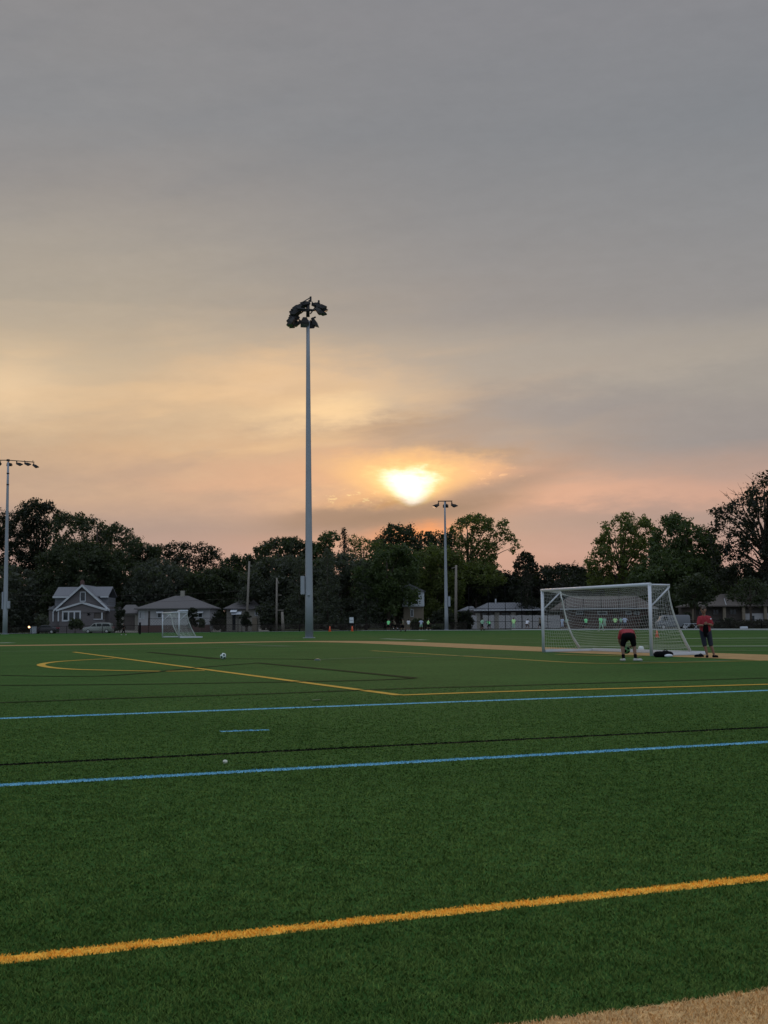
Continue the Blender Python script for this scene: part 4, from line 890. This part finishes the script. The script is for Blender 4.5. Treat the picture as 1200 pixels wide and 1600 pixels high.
# ------------------------------------------------------------------ vehicles
def car(label, pxc, d, prof, L, W_, wheels, wins, paint, name='estate_car', cat='car', rz=0, rw=.34):
    rt_ = empty(name, (WX(pxc, d), d, 0), rz, label, cat); b = MB(); b.prism(prof, -W_/2, W_/2)
    me = b.mesh('body'); o = link('body', me, rt_, paint); bv = o.modifiers.new('b', 'BEVEL'); bv.width = .07; bv.segments = 3; bv.limit_method = 'ANGLE'
    for p in me.polygons: p.use_smooth = True
    for wq in wins:
        for s_ in (-1, 1): MB().prism(wq, s_*(W_/2+.004), s_*(W_/2-.03)).build('side_window', M['pane'], rt_)
    for x in wheels:
        for s_ in (-1, 1):
            y = s_*(W_/2-.09); t = MB().tube([(x,y-.1,rw),(x,y+.1,rw)], rw, 20).build('tyre', M['tyre'], None); wl = empty('wheel', (0,0,0)); wl.parent = rt_; t.parent = wl
            MB().tube([(x,y+s_*.101,rw),(x,y+s_*.115,rw)], rw*.64, 16).build('rim', M['rim'], wl)
            MB().tube([(x,y-.13*s_,rw+.03),(x,y+.075*s_,rw+.03)], rw*1.16, 20).build('wheel_arch', M['black'], rt_)
    x0 = min(p[0] for p in prof); x1 = max(p[0] for p in prof)
    for s_ in (-1, 1):
        MB().box(x0-.02,x0+.1,s_*(W_/2-.35)-.18,s_*(W_/2-.35)+.18,.62,.78,bev=.02).build('headlight', M['lens'], rt_)
        MB().box(x1-.1,x1+.015,s_*(W_/2-.25)-.1,s_*(W_/2-.25)+.1,.8,1.1,bev=.02).build('tail_light', M['red'], rt_)
    MB().box(x0-.04,x0+.1,-W_/2+.06,W_/2-.06,.30,.48,bev=.03).build('bumper', M['dark'], rt_); return rt_
pe = [(-2.5,.28),(2.45,.28),(2.5,.8),(2.38,1.15),(2.2,1.66),(1.6,1.76),(-.3,1.74),(-.65,1.62),(-1.25,1.12),(-2.2,.98),(-2.46,.8)]
car('silver green estate car parked in front of the grey gabled house', 153.8, 207, pe, 5, 1.85, (-1.55,1.6), [[(-1.05,1.14),(-.55,1.58),(-.28,1.64),(-.2,1.14)],[(-.1,1.14),(-.1,1.64),(.75,1.65),(.75,1.14)],[(.85,1.14),(.85,1.65),(2.02,1.6),(2.2,1.16)]], M['car1'])
ps = [(-2.25,.25),(2.25,.25),(2.3,.75),(2.2,.95),(1.6,1.02),(1.0,1.42),(-.3,1.44),(-1.0,.98),(-2.0,.86),(-2.28,.7)]
car('black saloon car parked left of the grey gabled house', 70, 208, ps, 4.6, 1.8, (-1.4,1.4), [[(-.85,1.0),(-.28,1.38),(.25,1.39),(.25,1.0)],[(.33,1.0),(.33,1.39),(.95,1.36),(1.45,1.02)]], M['car2'], name='saloon_car', rw=.32)
pv = [(-2.3,.3),(2.2,.3),(2.3,.7),(2.25,1.85),(2.0,1.98),(-1.2,1.98),(-1.6,1.85),(-1.95,1.2),(-2.3,1.05)]
car('pale parked van seen through the right side of the near goal net', 1051, 172, pv, 4.6, 1.9, (-1.5,1.4), [[(-1.7,1.2),(-1.35,1.75),(-.9,1.78),(-.9,1.2)]], M['vanp'], name='parked_van', cat='van', rw=.33)
cbn = empty('utility_cabinet', (WX(52.5,206), 206, 0), 0, 'small pale utility cabinet left of the black saloon car', 'cabinet')
MB().box(-.48,.48,-.2,.2,0,WZ(52,978.4,206)-.12,bev=.02).build('cabinet_body', M['galv'], cbn); MB().box(-.54,.54,-.26,.26,WZ(52,978.4,206)-.118,WZ(52,978.4,206),bev=.02).build('cabinet_lid', M['trim'], cbn)
gl = empty('garden_lamp', (WX(45.5,206), 206, 0), 0, 'small glowing orange garden lamp left of the pale cabinet', 'lamp')
MB().tube([(0,0,0),(0,0,WZ(45,980.6,206))], .04, 6).build('lamp_post', M['black'], gl); MB().ball((0,0,WZ(45,979.6,206)), .17, 0, 12).build('bulb', M['lamp'], gl); MB().tube([(0,0,WZ(45,978.3,206)),(0,0,WZ(45,977.7,206))], [.22,.04], 10).build('lamp_cap', M['black'], gl)
# white folding bench
fb = empty('folding_bench', (WX(1080,168), 168, 0), .1, 'white bench on crossed legs beyond the goal, left of the standing man', 'bench')
MB().box(-1.0,1.0,-.2,.2,.72,.78,bev=.02).build('seat', M['white'], fb)
for x in (-.65,.65):
    MB().tube([(x-.32,-.15,0),(x+.32,-.12,.72)], .035, 6).build('crossed_leg', M['white'], fb); MB().tube([(x+.32,.15,0),(x-.32,.12,.72)], .035, 6).build('crossed_leg', M['white'], fb)
bx = MB().box(-.5,.5,-.2,.2,0,.34,bev=.06).build('pale_crate', M['white']); bx.location = (WX(1162,162), 162, 0); tag(bx, 'low white crate on the kerb right of the standing man', 'crate')

# ------------------------------------------------------------------ people
def caps(b, p0, p1, r0, r1, k=12):
    p0, p1 = Vector(p0), Vector(p1); MB.tube(type('o', (), {'b': b})(), [p0, p1], [r0, r1], k)
    for p, r in ((p0, r0), (p1, r1)): bmesh.ops.create_uvsphere(b, u_segments=k, v_segments=8, radius=r*1.004, matrix=Matrix.Translation(p))
def fuse(b, name, vox, sm=2):
    me0 = bpy.data.meshes.new('tmp'); b.to_mesh(me0); b.free(); o = bpy.data.objects.new('tmp', me0); COL.objects.link(o)
    md = o.modifiers.new('r', 'REMESH'); md.mode = 'VOXEL'; md.voxel_size = vox; md.use_smooth_shade = True
    s_ = o.modifiers.new('s', 'SMOOTH'); s_.factor = .5; s_.iterations = sm
    bpy.context.view_layer.update(); dg = bpy.context.evaluated_depsgraph_get(); me = bpy.data.meshes.new_from_object(o.evaluated_get(dg)); me.name = name
    for p in me.polygons: p.use_smooth = True
    bpy.data.objects.remove(o); bpy.data.meshes.remove(me0); return me
def lerp(a, b, t): return Vector(a).lerp(Vector(b), t)
def hand(b, w_, el_, side, curl=.6, tgt=None):
    """palm, four unequal bent fingers and a thumb at the side"""
    w_, el_ = Vector(w_), Vector(el_); d = (Vector(tgt)-w_).normalized() if tgt else (w_-el_).normalized()
    n_ = d.cross(Vector((0, 0, 1)) if abs(d.z) < .8 else Vector((0, 1, 0))).normalized(); up_ = n_.cross(d).normalized()
    a = n_ if abs(d.z) > .8 else up_; inn = d.cross(a).normalized()*side
    for q in (-.028,-.009,.010,.028): caps(b, w_+d*.01, w_+d*.09+a*q, .017, .013, 8)
    for q, L in zip((-.03,-.010,.010,.029), (.062,.075,.080,.068)):
        s0 = w_+d*.09+a*q; s1 = s0+(d*math.cos(curl*.5)+inn*math.sin(curl*.5))*L*.55; s2 = s1+(d*math.cos(curl*1.5)+inn*math.sin(curl*1.5))*L*.5
        caps(b, s0, s1, .0105, .0095, 8); caps(b, s1, s2, .0095, .008, 8)
    t0 = w_+d*.03+a*.03; t1 = t0+(d*.6+a*.8).normalized()*.045; caps(b, t0, t1, .013, .011, 8); caps(b, t1, t1+(d*.9+inn*.4).normalized()*.035, .011, .009, 8)
def person(label, J, clothes, vox=.016, group=None, fine=False):
    """J: joint dict in metres, x right, y forward, z up; returns an Empty with one continuous body and clothing children"""
    rt_ = empty('person', (0,0,0), 0, label, 'person', group); V_ = {k: Vector(v) for k, v in J.items()}
    b = bmesh.new(); nk, hd = V_['neck'], V_['head']; ps_ = (V_['hipL']+V_['hipR'])/2; sh = (V_['shL']+V_['shR'])/2; fw = V_.get('face', Vector((0,1,0))).normalized()
    for s_ in 'LR':
        hp, kn, an_, to = V_['hip'+s_], V_['kn'+s_], V_['an'+s_], V_['to'+s_]
        caps(b, hp, kn, .088, .056); caf = lerp(kn, an_, .3); caps(b, kn, caf, .054, .057); caps(b, caf, an_, .056, .036); caps(b, an_-Vector((0,0,.02)), to, .036, .026)
        s0, e0, w0 = V_['sh'+s_], V_['el'+s_], V_['wr'+s_]; caps(b, s0, e0, .052, .040); caps(b, e0, lerp(e0, w0, .3), .040, .041); caps(b, lerp(e0, w0, .3), w0, .041, .026)
        caps(b, lerp(sh, s0, .45), s0, .075, .058); hand(b, w0, e0, 1 if s_ == 'L' else -1, tgt=J.get('aim'+s_))
    side_ = (V_['hipR']-V_['hipL']).normalized()
    for q in (-.06, 0, .06): caps(b, ps_+side_*q, lerp(ps_, sh, .45)+side_*q*.9, .105, .095); caps(b, lerp(ps_, sh, .45)+side_*q*.9, lerp(ps_, sh, .85)+side_*q*1.6, .095, .095)
    caps(b, lerp(ps_, sh, .9), nk, .085, .054); caps(b, nk, lerp(nk, hd, .6), .054, .056)
    upv = (hd-nk).normalized(); fwd = (fw-upv*fw.dot(upv)).normalized(); sd_ = fwd.cross(upv)
    for c_, r_ in ((hd+upv*.03-fwd*.015, .092), (hd-upv*.01+fwd*.02, .082), (hd-upv*.065+fwd*.035, .058)): bmesh.ops.create_uvsphere(b, u_segments=14, v_segments=10, radius=r_, matrix=Matrix.Translation(c_))
    caps(b, hd+upv*.015+fwd*.09, hd-upv*.022+fwd*.112, .012, .017, 8)                      # nose
    for q in (-1, 1): caps(b, hd+sd_*q*.086+upv*.02, hd+sd_*q*.088-upv*.025, .018, .012, 8)      # ears
    link('body', fuse(b, 'body', vox, 2), rt_, M[clothes.get('skin','skin')])
    if fine:
        [MB().ball(hd+sd_*q*.034+upv*.01+fwd*.094, .011, 0, 8).build('eye', M['eye'], rt_) for q in (-1, 1)]
        MB().tube([hd-upv*.055+fwd*.096+sd_*q for q in (-.024, 0, .024)], .007, 6).build('mouth', M['lip'], rt_)
    b = bmesh.new()                                                     # hair or cap
    for c_, r_ in ((hd+upv*.045-fwd*.025, .097), (hd+upv*.0-fwd*.045, .085)): bmesh.ops.create_uvsphere(b, u_segments=14, v_segments=10, radius=r_, matrix=Matrix.Translation(c_))
    if clothes.get('cap'): caps(b, hd+upv*.06+fwd*.05, hd+upv*.055+fwd*.15, .05, .03)
    link('cap' if clothes.get('cap') else 'hair', fuse(b, 'hair', vox, 1), rt_, M['cap' if clothes.get('cap') else 'hair'])
    b = bmesh.new()                                                     # shirt
    for q in (-.07, 0, .07): caps(b, ps_+side_*q+(sh-ps_)*.10, lerp(ps_, sh, .5)+side_*q*1.05, .124, .114); caps(b, lerp(ps_, sh, .5)+side_*q, lerp(ps_, sh, .88)+side_*q*1.7, .112, .108)
    for s_ in 'LR':
        s0, e0 = V_['sh'+s_], V_['el'+s_]; caps(b, lerp(sh, s0, .4), s0, .095, .072); caps(b, s0, lerp(s0, e0, clothes.get('sleeve', .62)), .070, .066)
    caps(b, lerp(ps_, sh, .92), lerp(sh, nk, .45), .10, .066)
    link(clothes.get('topname', 'shirt'), fuse(b, 'shirt', vox*1.1, 2), rt_, M[clothes['top']])
    b = bmesh.new()                                                     # shorts or trousers
    for q in (-.05, 0, .05): caps(b, ps_+side_*q-(sh-ps_)*.06, ps_+side_*q+(sh-ps_)*.10, .118, .114)
    L_ = clothes.get('leg', .9)
    for s_ in 'LR':
        hp, kn, an_ = V_['hip'+s_], V_['kn'+s_], V_['an'+s_]; caps(b, hp, lerp(hp, kn, min(1, L_)), .104, .082)
        if L_ > 1: caps(b, kn, lerp(kn, an_, L_-1), .072, .056)
    link('trousers' if L_ > 1 else 'shorts', fuse(b, 'shorts', vox*1.1, 2), rt_, M[clothes['bottom']])
    for s_ in 'LR':
        an_, to = V_['an'+s_], V_['to'+s_]; b = bmesh.new(); heel = an_+(an_-to)*.22; heel.z = .045+min(an_.z, to.z)*.0+max(0, to.z-.05)
        caps(b, heel, to, .046, .042); caps(b, an_-Vector((0,0,.03)), lerp(heel, to, .35), .045, .045); caps(b, to, to+(to-an_)*.12, .042, .034)
        for v_ in b.verts: v_.co.z = max(v_.co.z, min(an_.z-.085, .008))
        link('shoe', fuse(b, 'shoe', .010, 1), rt_, M[clothes['shoe']])
        if clothes.get('sock'): b = bmesh.new(); kn = V_['kn'+s_]; caps(b, an_, lerp(an_, kn, clothes.get('sockh', .28)), .044, .052); link('sock', fuse(b, 'sock', .012, 1), rt_, M[clothes['sock']])
    return rt_
# two men near the goal
J = dict(hipL=(-.105,.0,.75), hipR=(.105,.0,.75), knL=(-.175,.05,.44), knR=(.17,.05,.44), anL=(-.165,-.03,.10), anR=(.19,-.03,.10), toL=(-.22,.10,.04), toR=(.35,.02,.04),
         shL=(-.165,.36,.87), shR=(.165,.36,.87), elL=(-.235,.38,.62), elR=(.235,.38,.62), wrL=(-.15,.46,.42), wrR=(.13,.46,.42), aimL=(0,.46,.34), aimR=(-.02,.46,.34), neck=(0,.48,.80), head=(0,.57,.68), face=(0,.1,-1))
m1 = person('man in red jersey and black shorts seen from behind, bending over a football', J, dict(top='red', topname='jersey', bottom='blackc', shoe='shoe', sock='blackc', sockh=.24, leg=.78, sleeve=.7, skin='skin'), .012, 'men in red by the near goal', True)
dm = 36.6; m1.location = (WX(982.3, dm, 1010), dm, 0); m1.rotation_euler = (0,0,R(-4)); bh.location = m1.location+Vector((.02,.47,.33))
s_ = 1/48.0; q = lambda px, py, y=0: ((px-1108)*s_, y, (1027-py)*s_)
J = dict(hipL=q(1099.8,986.5), hipR=q(1110,986.5), knL=q(1103.6,1007,.04), knR=q(1113.6,1007,.03), anL=q(1106.6,1022.5), anR=q(1118,1022.5), toL=((1104-1108)*s_,-.14,.04), toR=((1121-1108)*s_,-.13,.04),
         shL=q(1096.0,966.2), shR=q(1112.2,966.2), elL=q(1092.6,976.8,-.06), elR=q(1115.6,976.8,-.06), wrL=q(1099.5,977.2,-.27), wrR=q(1105.2,975.0,-.27), aimL=q(1106,974.5,-.28), aimR=q(1100,974.2,-.30), neck=q(1103.5,961.5), head=q(1102.8,954.0,-.01), face=(-.55,-1,-.05))
m2 = person('man in red jersey standing with folded hands facing the camera beside the goal', J, dict(top='red', topname='jersey', bottom='navy', shoe='blackc', leg=.98, sleeve=.8, skin='skin', cap=True), .012, 'men in red by the near goal', True)
dm = 39.4; m2.location = (WX(1105.5, dm, 1000), dm, 0); m2.scale = (.94, 1, 1)
MB().ball((0.10,-.135,1.24), .022, 0, 10, (1.3,.5,1)).build('chest_badge', M['shirtw'], m2)
b = bmesh.new(); caps(b, q(1100.5,977,-.26), q(1102,984,-.2), .05, .075); caps(b, q(1102,984,-.2), q(1102.5,992,-.17), .075, .06); caps(b, q(1104,976,-.26), q(1105,986,-.2), .04, .06)
jk = link('jacket', fuse(b, 'jacket', .014, 2), None, M['blackc']); jk.location = m2.location; jk.scale = m2.scale; tag(jk, 'dark jacket hanging from the folded hands of the standing man in red', 'jacket')
# players far off
def pose(kind, m=1):
    if kind == 'stand': J = dict(hipL=(-.1,0,.92), hipR=(.1,0,.92), knL=(-.12,.03,.50), knR=(.12,.03,.50), anL=(-.13,-.01,.1), anR=(.13,-.01,.1), toL=(-.16,.15,.04), toR=(.16,.15,.04), shL=(-.19,0,1.40), shR=(.19,0,1.40), elL=(-.25,-.03,1.12), elR=(.25,-.03,1.12), wrL=(-.25,.08,.89), wrR=(.25,.08,.89), neck=(0,0,1.48), head=(0,.02,1.62))
    if kind == 'walk': J = dict(hipL=(-.09,0,.90), hipR=(.09,0,.90), knL=(-.10,.20,.51), knR=(.10,-.02,.48), anL=(-.1,.30,.12), anR=(.1,-.30,.14), toL=(-.1,.45,.06), toR=(.1,-.15,.05), shL=(-.19,.03,1.38), shR=(.19,.03,1.38), elL=(-.24,-.13,1.12), elR=(.24,.14,1.12), wrL=(-.23,-.10,.90), wrR=(.22,.32,.98), neck=(0,.04,1.46), head=(0,.08,1.60))
    if kind == 'run': J = dict(hipL=(-.09,0,.88), hipR=(.09,0,.88), knL=(-.10,.36,.66), knR=(.10,-.05,.46), anL=(-.1,.24,.28), anR=(.1,-.42,.30), toL=(-.1,.38,.20), toR=(.1,-.36,.16), shL=(-.19,.14,1.33), shR=(.19,.14,1.33), elL=(-.27,-.08,1.12), elR=(.27,.30,1.10), wrL=(-.25,.06,.92), wrR=(.16,.48,1.24), neck=(0,.17,1.41), head=(0,.23,1.54))
    if kind == 'ready': J = dict(hipL=(-.11,-.1,.80), hipR=(.11,-.1,.80), knL=(-.22,.14,.46), knR=(.22,.14,.46), anL=(-.26,0,.1), anR=(.26,0,.1), toL=(-.32,.14,.04), toR=(.32,.14,.04), shL=(-.2,.12,1.22), shR=(.2,.12,1.22), elL=(-.33,.16,1.0), elR=(.33,.16,1.0), wrL=(-.24,.34,.84), wrR=(.24,.34,.84), neck=(0,.16,1.30), head=(0,.22,1.43))
    if kind == 'hips': J = dict(hipL=(-.1,0,.92), hipR=(.1,0,.92), knL=(-.16,.02,.50), knR=(.16,.02,.50), anL=(-.20,-.01,.1), anR=(.20,-.01,.1), toL=(-.25,.14,.04), toR=(.25,.14,.04), shL=(-.19,0,1.40), shR=(.19,0,1.40), elL=(-.37,-.08,1.18), elR=(.37,-.08,1.18), wrL=(-.19,.05,1.0), wrR=(.19,.05,1.0), neck=(0,0,1.48), head=(0,.02,1.62), aimL=(-.1,.08,.95), aimR=(.1,.08,.95))
    return J
PL = [  # px, py feet, distance, pose, heading deg, clothes, label
 (607,985.2,203,'stand',150,dict(top='bib',bottom='blackc',shoe='shoe',skin='skin2'),'player in bright green bib, leftmost of all the distant players in bibs'),
 (617.5,985.6,201,'run',90,dict(top='olive',bottom='blackc',shoe='blackc',skin='skin2',sock='shirtw'),'player in dull brown shirt running just right of the leftmost green bib'),
 (630,987.6,176,'walk',70,dict(top='olive',bottom='blackc',shoe='blackc',skin='skin',sock='blackc'),'player in olive shirt and black shorts nearest in the left group'),
 (638.3,985.4,202,'stand',0,dict(top='shirtw',bottom='olive',shoe='shoe',skin='skin2'),'player in white shirt just left of the brick corner of the tall house'),
 (658,985,203,'hips',10,dict(top='shirtb',bottom='teal',shoe='shoe',skin='skin2'),'player in pale blue shirt with hands at hips in front of the brick wall'),
 (669,985.6,200,'walk',-80,dict(top='bib2',bottom='blackc',shoe='shoe',skin='skin2',sleeve=.9),'player in yellow green bib striding left of the thin mast'),
 (753.5,986.5,187,'walk',-60,dict(top='teal',bottom='blackc',shoe='blackc',skin='skin2',sleeve=.9),'player in pale green top walking at the left end of the netting fence'),
 (764.3,984.8,200,'ready',30,dict(top='bib',bottom='blackc',shoe='blackc',skin='skin2'),'player in bright green bib crouching by the second netting post'),
 (802.6,987,186,'stand',170,dict(top='bib2',bottom='teal',shoe='shoe',skin='skin2',leg=1.5),'tall player in yellow green bib and light trousers before the white board fence'),
 (823.5,986.5,188,'ready',-40,dict(top='shirtw',bottom='redbrick',shoe='blackc',skin='skin2'),'player in white shirt crouching before the white board fence'),
 (844,986,190,'walk',60,dict(top='olive',bottom='blackc',shoe='blackc',skin='skin2'),'player in dull olive shirt just left of the near goal post'),
 (878.5,984.6,196,'stand',160,dict(top='shirtb',bottom='shirtb',shoe='shoe',skin='skin2',leg=1.4),'player all in pale blue behind the left folds of the near goal net'),
 (885.5,984.8,197,'stand',190,dict(top='teal',bottom='blackc',shoe='shoe',skin='skin2'),'player in faded green top directly right of the player all in pale blue'),
 (915.5,985,188,'stand',20,dict(top='bib',bottom='blackc',shoe='blackc',skin='skin2'),'player in green bib and dark shorts seen through the middle of the net'),
 (938.5,990.4,150,'walk',-150,dict(top='bib',bottom='teal',shoe='shoe',skin='skin2',leg=1.7),'nearest far player, green bib and pale mint trousers, seen through the net'),
 (944.5,986,178,'stand',200,dict(top='teal',bottom='teal',shoe='blackc',skin='skin2'),'player in faded green standing behind the nearest green bib'),
 (961.3,984.2,185,'hips',175,dict(top='bib2',bottom='blackc',shoe='shoe',skin='skin2'),'player in yellow green bib left of the bending man in red'),
 (970,984.5,186,'stand',40,dict(top='teal',bottom='navy',shoe='shoe',skin='skin2'),'player in faded green top half hidden by the pale blue shirt'),
 (976.3,985.5,168,'hips',10,dict(top='shirtb',bottom='navy',shoe='shoe',skin='skin2'),'player in pale blue shirt right above the back of the bending man'),
 (193.8,993.2,160,'walk',80,dict(top='blackc',bottom='blackc',shoe='shoe',skin='skin',leg=1.6),'lone person in dark clothes walking in front of the dark garage'),
]
for px, py, d, kd, hd_, cl, lb in PL:
    p = person(lb, pose(kd), cl, .02, 'players on the far field' if px > 300 else None); p.location = (WX(px, d), d, 0); p.rotation_euler = (0, 0, R(hd_)); 
    p.scale = (.85,)*3 if px < 300 else (1.08,)*3
bpy.context.view_layer.update()
